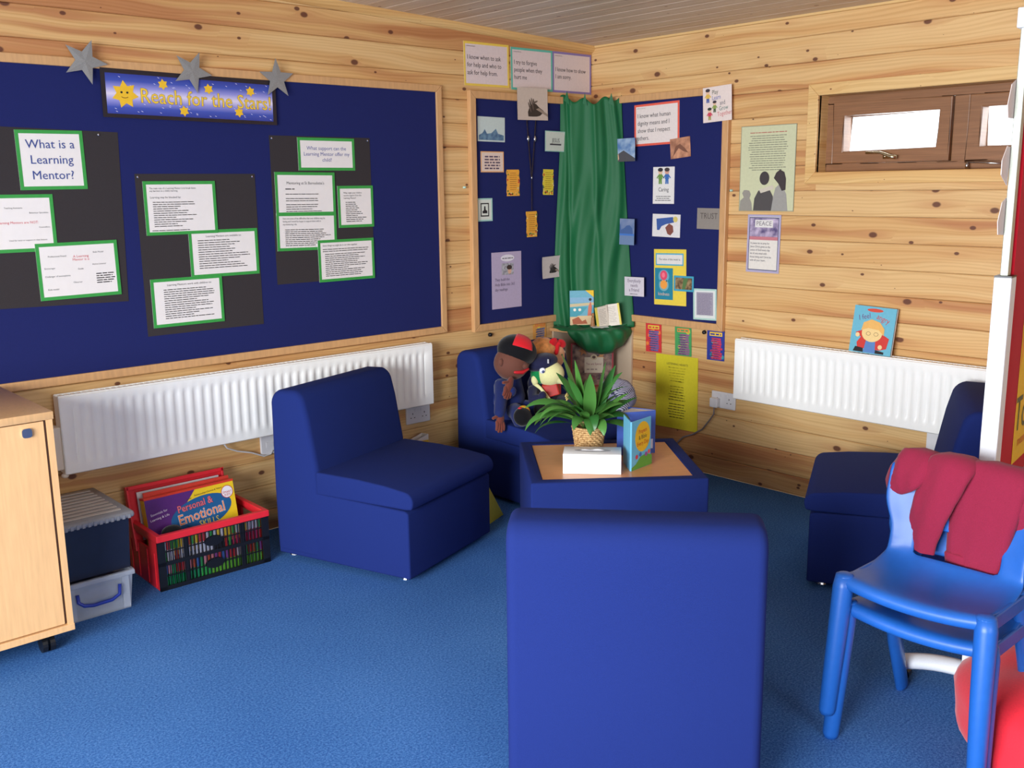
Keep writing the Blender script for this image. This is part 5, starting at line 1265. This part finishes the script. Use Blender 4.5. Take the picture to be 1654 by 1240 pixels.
polym(rb, 'printed_face', disc(0.0, 0.092, 0.048, 0.040, 22), C((238, 206, 140)), yy - .0012); polym(rb, 'printed_hair', [(-0.052, 0.10), (-0.045, 0.135), (-0.01, 0.152), (0.03, 0.142), (0.055, 0.115), (0.056, 0.085), (0.03, 0.108), (-0.02, 0.112)], C((232, 178, 96)), yy - .0016)
for x in (-0.016, 0.02): MB().tube([(x + 0.010 * math.cos(2 * PI * i / 12), yy - .0018, 0.088 + 0.008 * math.sin(2 * PI * i / 12)) for i in range(13)], 0.0008, 5, cap=False).build('printed_spectacles', C((130, 96, 70)), rb)
for x, z in ((-0.066, 0.078), (0.046, 0.034)): polym(rb, 'printed_hand', disc(x, z, 0.010), C((238, 206, 150)), yy - .0014)

# ------------------------------------------------------------------ cabinet at the left
cb = thing('side_cabinet', 'beech-veneer cupboard on castors cut by the left picture edge', 'cabinet', (-3.16, -0.617, 0))
W_ = 0.80; D_ = 0.56
shade_auto(MB().box(-W_ - 0.004, -0.004, 0.795, 0.004, D_, 0.820).build('worktop', BEECHV, cb, bevel=0.002))
MB().box(-0.018, 0, 0.10, 0, D_ - 0.01, 0.795).build('side_panel', BEECHV, cb); MB().box(-W_, 0, 0.10, -W_ + 0.018, D_ - 0.01, 0.795).build('side_panel', BEECHV, cb)
MB().box(-W_ - 0.002, -0.002, 0.078, 0.002, D_ - 0.01, 0.10).build('bottom_panel', BEECHV, cb, bevel=0.001)
MB().box(-W_ + 0.018, D_ - 0.02, 0.10, -0.018, D_ - 0.012, 0.795).build('rear_panel', BEECHV, cb)
dr_ = MB().box(-0.40, 0.004, 0.104, -0.026, 0.020, 0.791).build('door', BEECHV, cb, bevel=0.001); MB().box(-W_ + 0.022, 0.004, 0.104, -0.404, 0.020, 0.791).build('door', BEECHV, cb, bevel=0.001)
lk = MB(); lk.prism([(x, z) for x, z in [(-0.079 + 0.015 * (abs(math.cos(a)) ** 0.6) * (1 if math.cos(a) > 0 else -1), 0.762 + 0.015 * (abs(math.sin(a)) ** 0.6) * (1 if math.sin(a) > 0 else -1)) for a in [2 * PI * k_ / 20 for k_ in range(20)]]], 'y', -0.004, 0.004)
lk.build('lock', CHROME, dr_)
MB().box(-0.026, 0.010, 0.104, -0.018, 0.018, 0.791).build('door_groove', C((70, 44, 30)), cb)
for x in (-0.07, -W_ + 0.07):
    for y in (0.07, D_ - 0.08):
        c_ = MB(); c_.tube([(x - 0.020, y, 0.028), (x - 0.004, y, 0.028)], 0.028, 18); c_.tube([(x + 0.004, y, 0.028), (x + 0.020, y, 0.028)], 0.028, 18); c_.box(x - 0.006, y - 0.012, 0.028, x + 0.006, y + 0.012, 0.070); c_.box(x - 0.024, y - 0.024, 0.066, x + 0.024, y + 0.024, 0.078)
        c_.build('castor', BLACKM, cb)

# ------------------------------------------------------------------ storage boxes
CLR = mat('clear_plastic', (206, 214, 226), 0.25, noise=0.03, scale=20, alpha=0.42); GREYP = mat('grey_translucent_plastic', (150, 152, 158), 0.35, noise=0.05, scale=40, alpha=0.92)
GREYD = mat('lid_groove_plastic', (186, 178, 172), 0.4, noise=0.05)


def tub(t, w_, d_, h_, mtl, taper=0.012, name='tub'):
    mb = MB()
    def ringv(k_, z, ins=0): x = w_ / 2 - k_ - ins; y = d_ / 2 - k_ - ins; return [(-x, -y, z), (x, -y, z), (x, y, z), (-x, y, z)]
    v = ringv(taper, 0) + ringv(0, h_) + ringv(0, h_, 0.003) + ringv(taper, 0.004, 0.003)
    mb.add(v, [(3, 2, 1, 0)] + [(i, (i + 1) % 4, 4 + (i + 1) % 4, 4 + i) for i in range(4)] + [(4 + i, 4 + (i + 1) % 4, 8 + (i + 1) % 4, 8 + i) for i in range(4)] + [(8 + i, 8 + (i + 1) % 4, 12 + (i + 1) % 4, 12 + i) for i in range(4)] + [(12, 13, 14, 15)])
    return mb.build(name, mtl, t, bevel=0.0)


sb = thing('clear_storage_box', 'clear plastic storage box with a blue handle, on the carpet beside the cabinet', 'storage box', (-3.000, -0.212, 0), 0, 'stacked storage boxes')
tub(sb, 0.25, 0.38, 0.145, CLR)
for sx in (-1, 1): MB().box(sx * 0.095 - 0.012, -0.196, 0.012, sx * 0.095 + 0.012, -0.190, 0.130).build('corner_rib', CLR, sb)
rim = MB()
for a in (-1, 1): rim.box(-0.130, a * 0.195 - 0.008, 0.132, 0.130, a * 0.195 + 0.008, 0.150); rim.box(a * 0.124 - 0.008, -0.19, 0.132, a * 0.124 + 0.008, 0.19, 0.150)
rim.build('rim', CLR, sb, bevel=0.003)
MB().box(-0.105, -0.165, 0.005, 0.105, 0.16, 0.100).build('contents', cloud_mat('box_contents', (96, 108, 140), (176, 180, 196), 12), sb)
BLH = mat('blue_handle_plastic', (36, 62, 168), 0.35, noise=0.03)
hx = MB(); hx.tube([(-0.078, -0.200, 0.108), (-0.078, -0.208, 0.082), (-0.062, -0.214, 0.068), (-0.03, -0.217, 0.062), (0.035, -0.217, 0.064), (0.064, -0.212, 0.076), (0.070, -0.205, 0.110)], 0.0065, 10)
hx.build('handle', BLH, sb, smooth=True)
gs_ = thing('black_storage_box', 'black plastic storage box with a ribbed grey lid, stacked on the clear box', 'storage box', (-2.998, -0.206, 0.1515), 0, 'stacked storage boxes')
tub(gs_, 0.262, 0.37, 0.195, mat('black_box_plastic', (30, 36, 58), 0.4, noise=0.08, scale=30), 0.008)
MB().box(-0.12, -0.17, 0.186, 0.12, 0.17, 0.190).build('inner_panel', BLACKM, gs_)
ld = MB(); ld.box(-0.152, -0.202, 0.190, 0.150, 0.200, 0.216); ldo = ld.build('lid', GREYP, gs_, bevel=0.012, seg=3); shade_auto(ldo)
for i in range(9): MB().box(-0.125, -0.165 + i * 0.038, 0.2155, 0.115, -0.165 + i * 0.038 + 0.020, 0.221).build('lid_rib', GREYD, ldo, bevel=0.003)
lip = MB()
for i in range(14): lip.box(-0.138 + i * 0.02, -0.2045, 0.192, -0.138 + i * 0.02 + 0.010, -0.201, 0.208)
lip.build('lid_edge_rib', GREYP, ldo)

# ------------------------------------------------------------------ folding crate with games and pens
CR_ = thing('folding_crate', 'red and black folding crate full of games and pens, between box and chair', 'crate', (-2.752, -0.340, 0), R(-1))
REDC = mat('red_crate_plastic', (222, 40, 52), 0.38, noise=0.05, scale=30); CW, CD, CH = 0.462, 0.318, 0.222
mb = MB()
for a, b_, c_, d_ in ((0, 0, CW, 0.016), (0, CD - 0.016, CW, CD), (0, 0.016, 0.016, CD - 0.016), (CW - 0.016, 0.016, CW, CD - 0.016)): mb.box(a - 0.003, b_ - 0.003, CH - 0.026, c_ + 0.003, d_ + 0.003, CH)
mb.build('rim', REDC, CR_, bevel=0.003)
for y0_ in (0.002, CD - 0.010):        # long black lattice sides
    mb = MB(); t_ = 0.008
    mb.box(0.0, y0_, 0.0, CW, y0_ + t_, 0.016); mb.box(0, y0_, 0.098, CW, y0_ + t_, 0.112); mb.box(0, y0_, CH - 0.030, CW, y0_ + t_, CH - 0.024)
    mb.box(0, y0_, 0.0, 0.030, y0_ + t_, CH - 0.024); mb.box(CW - 0.030, y0_, 0.0, CW, y0_ + t_, CH - 0.024)
    n = 27
    for i in range(1, n): x = 0.030 + (CW - 0.060) * i / n; mb.box(x - 0.0012, y0_ + 0.001, 0.014, x + 0.0016, y0_ + t_ - 0.001, CH - 0.026)
    for z in (0.055, 0.152): mb.box(0.03, y0_ + 0.001, z - 0.0016, CW - 0.03, y0_ + t_ - 0.001, z + 0.0016)
    for x in (0.115, 0.345): mb.box(x - 0.008, y0_ + 0.001, 0.014, x + 0.008, y0_ + t_ - 0.001, CH - 0.026)
    for z in (0.058, 0.150): mb.add([(a, y0_ - 0.0005 + 0.0 * a, b) for a, b in disc(0.225, z, 0.038, 0.020)], [list(range(18))]); mb.add([(a, y0_ + t_, b) for a, b in disc(0.225, z, 0.038, 0.020)], [list(range(18))])
    mb.build('lattice_side', BLACKM, CR_)
for x0_ in (0.002, CW - 0.010):        # short red ends with hand holes
    mb = MB(); t_ = 0.008
    mb.box(x0_, 0.010, 0.0, x0_ + t_, CD - 0.010, 0.150); mb.box(x0_, 0.010, 0.150, x0_ + t_, 0.095, CH - 0.024); mb.box(x0_, CD - 0.095, 0.150, x0_ + t_, CD - 0.010, CH - 0.024); mb.box(x0_, 0.09, 0.185, x0_ + t_, CD - 0.09, CH - 0.024)
    for y in (0.04, 0.11, 0.2, 0.27): mb.box(x0_ - 0.003, y, 0.008, x0_ + t_ + 0.002, y + 0.006, 0.145)
    mb.build('end_panel', REDC, CR_)
MB().box(0.004, 0.004, 0.001, CW - 0.004, CD - 0.004, 0.006).build('base_panel', BLACKM, CR_)
pens_g = 'felt pens standing in the crate'
ORD = 'first second third fourth fifth sixth seventh eighth ninth tenth eleventh twelfth thirteenth fourteenth fifteenth sixteenth seventeenth eighteenth nineteenth twentieth twenty-first twenty-second twenty-third twenty-fourth twenty-fifth twenty-sixth'.split()
cols_lo = [(36, 170, 110)] * 9 + [(60, 190, 90)] * 3 + [(120, 205, 70)] * 14
cols_hi = [(60, 170, 90), (214, 214, 232), (214, 214, 232), (190, 60, 60)] + [(214, 218, 238)] * 9 + [(30, 30, 36)] * 3 + [(200, 50, 60), (70, 180, 80), (206, 60, 110), (206, 60, 110), (60, 180, 90), (200, 60, 110), (206, 60, 110), (190, 50, 90), (200, 60, 120), (200, 50, 60)]
capc = [(226, 140, 150), (44, 160, 90), (200, 60, 70), (214, 214, 232), (40, 170, 110), (230, 150, 170), (150, 80, 160), (70, 110, 190), (206, 90, 60)]
q = random.Random(9)
pen_meshes = {}


def pen(x, y, z, body, cap, label):
    key = (body, cap)
    if key not in pen_meshes:
        b = MB().tube([(0, 0, 0), (0, 0, 0.050)], 0.0062, 8); c2 = MB().tube([(0, 0, 0.050), (0, 0, 0.086)], 0.0068, 8)
        ob_ = b.build('pen_body', C(body, 0.4)); oc = c2.build('pen_cap', C(cap, 0.4)); pen_meshes[key] = (ob_.data, oc.data)
        bpy.data.objects.remove(ob_); bpy.data.objects.remove(oc)
    m1, m2 = pen_meshes[key]; r_ = bpy.data.objects.new('felt_pen', m1); COL.objects.link(r_); r_.location = (x, y, z); tag(r_, label, 'pen', pens_g)
    c3 = bpy.data.objects.new('pen_cap', m2); COL.objects.link(c3); c3.parent = r_


for tier, (zz, cl) in enumerate(((0.0075, cols_lo), (0.104, cols_hi))):
    for i in range(26):
        x = -2.752 + 0.034 + i * (CW - 0.068) / 25; y = -0.340 + 0.022 - 0.0175 * (x + 2.752)
        pen(x, y, zz, cl[i], q.choice(capc if tier == 0 else [(214, 216, 236), (60, 170, 90), (200, 60, 70), (236, 200, 60)]), ORD[i] + ' felt pen from the left in the ' + ('lower', 'upper')[tier] + ' row inside the crate front')
trm = MB().box(0, 0, 0.0955, CW - 0.05, 0.016, 0.1030)
o = trm.build('pen_tray', BLACKM, CR_); o.location = (0.025, 0.014, 0)

gb = thing('game_box', 'yellow and purple game box Personal and Emotional Skills leaning in the crate', 'game box', (-2.538, -0.225, 0.088), rot=Euler((R(-10), R(-1), R(-1))))
MB().box(-0.185, 0, 0, 0.185, 0.045, 0.245).build('box_body', C((240, 204, 40), 0.3), gb, bevel=0.001)
MB().box(-0.186, -0.0005, 0.238, 0.186, 0.046, 0.2465).build('red_top_edge', C((214, 62, 44), 0.3), gb)
polym(gb, 'purple_corner', [(-0.185, 0.0), (-0.110, 0.0), (-0.098, 0.05), (-0.075, 0.11), (-0.04, 0.17), (0.0, 0.215), (0.02, 0.238), (-0.185, 0.238)], C((92, 44, 122), 0.3), -0.0006)
# blue oval drawn as a tilted ellipse
polym(gb, 'blue_oval', [(0.035 + 0.128 * math.cos(a) - 0.02 * math.sin(a), 0.142 + 0.062 * math.sin(a) + 0.025 * math.cos(a)) for a in [2 * PI * k_ / 32 for k_ in range(32)]], C((32, 96, 150), 0.3), -0.0010)
for nm_, sz, x, z, c1, c2 in (('Personal &', 0.040, 0.012, 0.178, (232, 120, 130), (150, 40, 60)), ('Emotional', 0.058, 0.035, 0.136, (240, 130, 70), (206, 214, 226))):
    text(nm_, sz, C(c2), gb, x=x, z=z, y=-0.0014, rot=5, bold=0.0015, sx=0.85); text(nm_, sz, C(c1), gb, x=x, z=z, y=-0.0018, rot=5, bold=0.0004, sx=0.85)
text('SKILLS', 0.034, C((236, 206, 60)), gb, x=0.060, z=0.098, y=-0.0016, rot=3, bold=0.0, sx=0.9)
text('Essentials for', 0.013, C((226, 214, 232)), gb, x=-0.135, z=0.180, y=-0.0012, rot=8); text('Learning & Life', 0.013, C((226, 214, 232)), gb, x=-0.135, z=0.160, y=-0.0012, rot=8)
for x, z, s1 in ((0.0, 0.213, 'Social'), (0.05, 0.222, 'Relationships'), (0.11, 0.226, 'Choices & Values')): text(s1, 0.0095, C((90, 70, 40)), gb, x=x - 0.01, z=z - 0.006, y=-0.0012, rot=4)
polym(gb, 'round_badge', disc(0.153, 0.200, 0.026), C((196, 60, 70)), -0.0012); polym(gb, 'round_badge', disc(0.153, 0.200, 0.0235), C((238, 236, 240)), -0.0015)
text('SMART', 0.013, C((196, 40, 60)), gb, x=0.153, z=0.198, y=-0.0020, bold=0.0003); text('KIDS', 0.013, C((196, 40, 60)), gb, x=0.153, z=0.187, y=-0.0020, bold=0.0003)
rd = thing('red_tray', 'red plastic tray upright against the wall at the back of the crate', 'tray', (-2.55, -0.115, 0.105), rot=Euler((R(-12), 0, R(0))))
o = MB().box(-0.205, 0, 0, 0.205, 0.004, 0.255); o.box(-0.205, -0.02, 0.240, 0.205, 0.004, 0.255); o.box(-0.205, -0.02, 0, -0.195, 0.004, 0.255); o.box(0.195, -0.02, 0, 0.205, 0.004, 0.255); o.build('tray_shell', REDC, rd, bevel=0.003)
for lab, x0_, x1_, zt, yy, cc, nm in (('white papers showing a strip inside the red tray', -0.17, 0.175, 0.212, -0.130, (214, 206, 210), 'paper_stack'), ('pale yellow folder in front of the white papers in the crate', -0.115, 0.145, 0.205, -0.150, (232, 214, 150), 'paper_folder')):
    o = MB().box(x0_, -0.003, 0.02, x1_, 0.003, zt).build(nm, C(cc)); o.location = (-2.55, yy, 0.125); o.rotation_euler = (R(-10), 0, 0); tag(o, lab, 'paper')
rf_ = MB().box(-0.17, -0.004, 0, 0.19, 0.004, 0.235).build('red_folder', C((206, 60, 44))); rf_.location = (-2.54, -0.172, 0.105); rf_.rotation_euler = (R(-10), 0, 0); tag(rf_, 'orange-red folder directly behind the yellow game box', 'folder')
bgb = thing('black_ball_toy', 'dark round toy inside the crate at its left front corner', 'toy', (-2.665, -0.275, 0.205)); MB().ell((0, 0, 0), (0.040, 0.028, 0.026), nu=16, nv=10).build('toy_body', BLF, bgb, smooth=True)

# ------------------------------------------------------------------ odds and ends round the left chair
yl = thing('yellow_leaflet', 'folded yellow leaflet standing on the carpet beside the left armless chair', 'leaflet', (0, 0, 0))
YC = C((214, 208, 60))
mb = MB(); A0 = Vector((-1.40, -0.655, 0.001)); B0 = Vector((-1.215, -0.580, 0.001)); C0 = Vector((-1.385, -0.640, 0.235)); nn = (B0 - A0).cross(C0 - A0).normalized() * 0.002
mb.add([A0, B0, C0, A0 + nn, B0 + nn, C0 + nn], [(0, 1, 2), (5, 4, 3), (0, 3, 4, 1), (1, 4, 5, 2), (2, 5, 3, 0)]); mb.build('card', YC, yl)
mb = MB(); m_ = A0.lerp(B0, 0.35).lerp(C0, 0.2); 
for i in range(6): p_ = A0.lerp(B0, 0.15 + 0.05 * i).lerp(C0, 0.22 - 0.02 * (i % 3)) - nn * 0.6; mb.add([p_ + Vector((-.006, -.0024, -.012)), p_ + Vector((.006, .0024, -.006)), p_ + Vector((.005, .002, .012)), p_ + Vector((-.005, -.002, .008))], [(0, 1, 2, 3)])
mb.build('printed_sketch', C((110, 100, 60)), yl)
wbg = thing('paper_bag', 'small white and yellow paper bag by the wall behind the left armless chair', 'bag', (-1.36, -0.10, 0))
mb = MB(); mb.add([(-0.09, 0.0, 0), (0.09, 0.0, 0), (0.08, 0.06, 0), (-0.08, 0.06, 0), (-0.095, 0.01, 0.26), (0.095, 0.01, 0.31), (0.085, 0.05, 0.31), (-0.085, 0.05, 0.26)], [(3, 2, 1, 0), (0, 1, 5, 4), (1, 2, 6, 5), (2, 3, 7, 6), (3, 0, 4, 7)])
mb.build('bag_body', C((222, 216, 210)), wbg, solid=0.001); MB().box(0.0, -0.004, 0.24, 0.085, 0.0, 0.285).build('yellow_print', C((232, 186, 50)), wbg)

# ------------------------------------------------------------------ stacked blue plastic chairs
BLP = mat('blue_chair_plastic', (30, 92, 176), 0.40, noise=0.03, scale=60, bump=0.08)


def plastic_chair(label, loc):
    """faces world -x: local -x is forward"""
    t = thing('plastic_chair', label, 'chair', loc, 0, 'stacked blue plastic chairs')
    SH = 0.385; HW = 0.190
    # profile along v: front lip -> seat -> bend -> back (x, z)
    prof = [(-0.187, -0.034), (-0.196, -0.014), (-0.184, 0.0), (-0.15, -0.003), (-0.11, -0.008), (-0.07, -0.012), (-0.03, -0.012), (0.015, -0.006), (0.050, 0.006), (0.076, 0.028), (0.092, 0.062), (0.100, 0.100), (0.106, 0.130), (0.113, 0.165), (0.122, 0.200), (0.131, 0.232), (0.138, 0.254), (0.148, 0.262), (0.158, 0.256), (0.160, 0.238)]
    NU = 16; nv = len(prof) - 1

    def pt(i, j):
        u = i / NU * 2 - 1; x, z = prof[j]; s_ = j / nv
        hw = HW if j < 7 else (HW - 0.010 * min(1, (j - 7) / 3) if j < 11 else HW - 0.010 + 0.030 * min(1, (j - 11) / 2.0))
        dish = 0.014 * (u * u) if j < 9 else 0
        wrap = -0.030 * abs(u) ** 3 if j >= 10 else (-0.0 if j < 9 else -0.015 * abs(u) ** 3)
        if j < 3: x += 0.012 * (u * u)
        return (x + wrap, u * hw, SH + z + dish)
    vs_ = [pt(i, j) for j in range(nv + 1) for i in range(NU + 1)]
    fs = []
    for j in range(nv):
        for i in range(NU):
            if 9 <= j <= 10 and 3 <= i < NU - 3: continue       # opening between seat and backrest
            fs.append((j * (NU + 1) + i, j * (NU + 1) + i + 1, (j + 1) * (NU + 1) + i + 1, (j + 1) * (NU + 1) + i))
    mb = MB(); mb.add(vs_, fs); o = mb.build('shell', BLP, t, smooth=True, solid=0.007, sub=1)
    # rim skirt of the seat
    for sg in (-1, 1):
        sk = MB(); sk.box(-0.15, sg * (HW - 0.004) - 0.006, SH - 0.034, 0.060, sg * (HW - 0.004) + 0.006, SH + 0.006); sk.build('side_rail', BLP, t, bevel=0.004)
    for sg in (-1, 1):
        # front leg, round and tapering, with a capped corner
        l = MB(); l.tube([(-0.166, sg * 0.184, SH + 0.012), (-0.168, sg * 0.186, SH - 0.02), (-0.180, sg * 0.192, SH * 0.5), (-0.192, sg * 0.200, 0.012), (-0.192, sg * 0.200, 0.0)], [0.023, 0.027, 0.025, 0.022, 0.019], 18)
        l.build('front_leg', BLP, t, smooth=True, bevel=0)
        MB().ell((-0.166, sg * 0.184, SH + 0.010), (0.024, 0.024, 0.009), nu=16, nv=8).build('corner_cap', BLP, t, smooth=True)
        # rear leg sweeps back, flattened
        l = MB(); l.tube([(0.060, sg * 0.176, SH + 0.01), (0.066, sg * 0.178, SH - 0.04), (0.120, sg * 0.184, SH * 0.5), (0.205, sg * 0.192, 0.012), (0.207, sg * 0.192, 0.0)], [0.020, 0.028, 0.028, 0.026, 0.022], 14, True, 0.62, (1, 0, 0))
        l.build('rear_leg', BLP, t, smooth=True)
    return t


PCX, PCY = -1.645, -2.808
plastic_chair('blue plastic chair underneath in the stack of two', (PCX + 0.016, PCY, 0))
plastic_chair('blue plastic chair on top of the stack, with the red sweatshirt over its back', (PCX - 0.012, PCY, 0.082))

# red sweatshirt hanging over the back of the top chair
RSW = mat('red_sweatshirt_fleece', (134, 20, 54), 0.95, noise=0.10, scale=500, bump=0.4, sheen=0.1)
XB = PCX - 0.012 + 0.150; ZB = 0.082 + 0.385 + 0.266
sw = thing('sweatshirt', 'crimson sweatshirt draped over the back of the blue plastic chairs', 'sweatshirt', (XB, PCY, ZB))


def hang(name, ys, zs, rads, flat, xoff=0.0, cuff=None):
    """one flattened length of cloth: up the back, over the crest, down the front (y, z are world values)"""
    n = len(ys); path = [(0.050 + xoff * 0.3, ys[0] - PCY, -0.13), (0.046, ys[0] - PCY, -0.05), (0.032, ys[0] - PCY, 0.0), (0.006, ys[0] - PCY, 0.018)]
    rr = [rads[0] * 0.9, rads[0], rads[0], rads[0]]
    for i_ in range(n):
        t_ = i_ / (n - 1); path.append((-0.026 - 0.020 * min(1, 3 * t_) - xoff + 0.012 * t_, ys[i_] - PCY, zs[i_] - ZB)); rr.append(rads[i_])
    # resample smoothly
    P_ = [Vector(p_) for p_ in path]; out = []; ro2 = []
    for i_ in range(len(P_) - 1):
        p0 = P_[max(i_ - 1, 0)]; p1_ = P_[i_]; p2_ = P_[i_ + 1]; p3_ = P_[min(i_ + 2, len(P_) - 1)]
        for k_ in range(5):
            t_ = k_ / 5; out.append(0.5 * ((2 * p1_) + (p2_ - p0) * t_ + (2 * p0 - 5 * p1_ + 4 * p2_ - p3_) * t_ * t_ + (3 * p1_ - p0 - 3 * p2_ + p3_) * t_ ** 3)); ro2.append(rr[i_] + (rr[i_ + 1] - rr[i_]) * t_)
    out.append(P_[-1]); ro2.append(rr[-1])
    mb = MB(); m0 = len(out); mb.tube(out, ro2, 22, True, flat, (0, 1, 0))
    # soft creases
    for q_ in range(len(mb.v)):
        x, y, z = mb.v[q_]; c_ = 0.0035 * math.sin(y * 95 + z * 22) + 0.0025 * math.sin(y * 160 - z * 40); mb.v[q_] = (x + c_, y, z)
    o = mb.build(name, RSW, sw, smooth=True); shade_auto(o, 60)
    if cuff:
        e_ = out[-1]; cb_ = MB(); cb_.tube([e_ + Vector((0, 0, 0.030)), e_ + Vector((0, 0, 0.026)), e_ + Vector((0.001, -0.001, 0.004)), e_ + Vector((0.001, -0.001, -0.003))], [ro2[-1] * 0.99, ro2[-1] * 1.05, ro2[-1] * 1.03, ro2[-1] * 0.90], 22, True, flat * 1.06, (0, 1, 0)); cb_.build('ribbed_cuff', RSW, o, smooth=True)
    return o


hang('shoulder', [-2.675, -2.650, -2.615, -2.590], [0.752, 0.715, 0.680, 0.655], [0.062, 0.062, 0.048, 0.026], 0.36)
hang('sleeve', [-2.770, -2.748, -2.725, -2.708, -2.702], [0.755, 0.690, 0.620, 0.550, 0.505], [0.066, 0.062, 0.056, 0.050, 0.046], 0.40, 0.022)
hang('body', [-2.880, -2.868, -2.855, -2.848, -2.846], [0.752, 0.690, 0.620, 0.550, 0.485], [0.092, 0.094, 0.092, 0.086, 0.078], 0.25, 0.008, True)
hang('sleeve', [-2.955, -2.950, -2.935, -2.925], [0.742, 0.680, 0.610, 0.545], [0.070, 0.066, 0.050, 0.030], 0.34, -0.002)

# ------------------------------------------------------------------ red display board on a stand
WPL = mat('white_stand_enamel', (226, 230, 236), 0.35, noise=0.02); ALU = mat('satin_aluminium', (178, 182, 170), 0.4, metal=0.4, noise=0.04)
BA = R(9); DBX, DBY = -1.340, -2.782
db = thing('display_stand', 'mobile red felt display board on a white castor stand at the right edge', 'display board', (DBX, DBY, 0), BA)
RFE = fabric('red_felt', (196, 26, 44), 700, 0.08, 0.3, 0.1)
MB().box(-0.030, -0.022, 0.085, 0.030, 0.022, 1.245).build('post', WPL, db, bevel=0.003)
MB().box(-0.030, -0.022, 1.245, 0.030, 0.022, 1.249).build('post_cap', BLACKM, db)
MB().box(-0.020, -0.010, 1.249, 0.012, 0.010, 1.935).build('upright', ALU, db, bevel=0.002)
MB().box(0.030, -0.014, 0.62, 1.10, 0.014, 1.90).build('felt_panel', RFE, db)
MB().box(0.012, -0.016, 1.90, 1.12, 0.016, 1.925).build('top_rail', ALU, db, bevel=0.002); MB().box(0.030, -0.016, 0.60, 1.12, 0.016, 0.62).build('bottom_rail', ALU, db); MB().box(1.10, -0.016, 0.60, 1.12, 0.016, 1.925).build('upright', ALU, db)
MB().box(-0.034, -0.018, 1.885, 0.02, 0.018, 1.935).build('corner_cap', WPL, db, bevel=0.003)
# arched foot with castors, square to the board
for xx in (0.0, 1.06):
    pts = []
    for i in range(15):
        u = -1 + 2 * i / 14; pts.append((xx, 0.185 * u + 0.025, 0.052 + 0.035 * (1 - abs(u) ** 2.2)))
    f_o = MB().tube(pts, [0.034] * 15, 12, True, 0.66, (1, 0, 0)).build('foot', WPL, db, smooth=True)
    for sg in (-1, 1):
        c_ = MB(); c_.tube([(xx - 0.016, (0.168 * sg + 0.025), 0.024), (xx + 0.016, (0.168 * sg + 0.025), 0.024)], 0.024, 16); c_.box(xx - 0.006, (0.168 * sg + 0.025) - 0.01, 0.024, xx + 0.006, (0.168 * sg + 0.025) + 0.01, 0.052); c_.build('castor', BLACKM, f_o)


def stand_frame(u, z, off=0.0150):
    m = Matrix.Rotation(BA, 3, 'Z'); p = m @ Vector((u, -off, z)); return dict(loc=(DBX + p.x, DBY + p.y, p.z), rot=(m).to_euler())


o = sheet('tolerance_poster', 'yellow and orange poster lettered Tolerance on the red display board', 'poster', stand_frame(0.50, 0.945), 0.58, 0.55, C((242, 196, 36)), group='posters on the red display board')
polym(o, 'printed_orange', [(-0.29, 0.275), (0.29, 0.275), (0.29, -0.02), (-0.10, -0.02), (-0.20, 0.02), (-0.27, 0.10)], C((238, 110, 40)), -0.0015)
polym(o, 'printed_yellow_edge', [(-0.29, 0.275), (-0.24, 0.275), (-0.26, 0.10), (-0.29, 0.0)], C((242, 160, 40)), -0.0019)
polym(o, 'printed_face', disc(-0.02, 0.03, 0.18, 0.10, 24), C((52, 98, 130)), -0.0023)
for k_ in range(4): MB().tube([(-0.14 + 0.03 * k_ + 0.02 * math.cos(a), -0.003, 0.10 + 0.016 * math.sin(a)) for a in [x * 0.5 for x in range(0, 9)]], 0.004, 6).build('printed_curl', C((226, 226, 230)), o)
text('Tolerance', 0.150, C((76, 84, 60)), o, x=-0.02, z=-0.130, y=-0.0022, bold=0.001, sx=0.9); text('means respecting others', 0.045, C((220, 110, 40)), o, x=-0.02, z=-0.215, y=-0.0022)
sheet('green_poster', 'dark green poster high on the red display board, cut by the picture edge', 'poster', stand_frame(0.56, 1.42), 0.60, 0.36, C((46, 110, 52)), group='posters on the red display board')
for i, (z, x, a, s_) in enumerate(((1.70, -0.050, 12, 0.055), (1.545, -0.060, -10, 0.060), (1.40, -0.052, 8, 0.050))):
    pts = [(0.045, 0.05), (0.045, -0.05), (-0.030, -0.035), (-0.038, 0.0), (0.0, 0.045)]
    mb = MB(); n = 5; mb.add([(p_[0], -0.0008, p_[1]) for p_ in pts] + [(p_[0], 0.0008, p_[1]) for p_ in pts], [list(range(n)), list(range(n, 2 * n))[::-1]] + [(j, (j + 1) % n, n + (j + 1) % n, n + j) for j in range(n)])
    o = mb.build('card_tab', C((236, 222, 218))); fr = stand_frame(x, z, -0.0115); place(o, fr); o.rotation_euler.y = -R(a)
    tag(o, ('white card tab poking past the display board frame, topmost', 'white card tab poking past the display board frame, middle', 'white card tab poking past the display board frame, lowest')[i], 'card', 'card tabs on the display board edge')

# red floor cushion at the bottom right
RCU = mat('red_cotton', (222, 30, 50), 0.85, noise=0.06, scale=200, bump=0.2, sheen=0.2)
bb = thing('beanbag', 'red floor beanbag in the bottom right corner beside the blue chairs', 'beanbag', (-1.44, -3.17, 0))


def bbf(d): return 1 + 0.035 * math.sin(5 * math.atan2(d.y, d.x) + 2 * d.z) + 0.03 * math.sin(7 * d.z + 3 * d.x)


mb = MB(); mb.ell((0, 0, 0.11), (0.37, 0.37, 0.17), nu=40, nv=22, fn=bbf)
mb.v = [(x, y, max(z, 0.001)) for x, y, z in mb.v]
mb.build('cushion_body', RCU, bb, smooth=True)
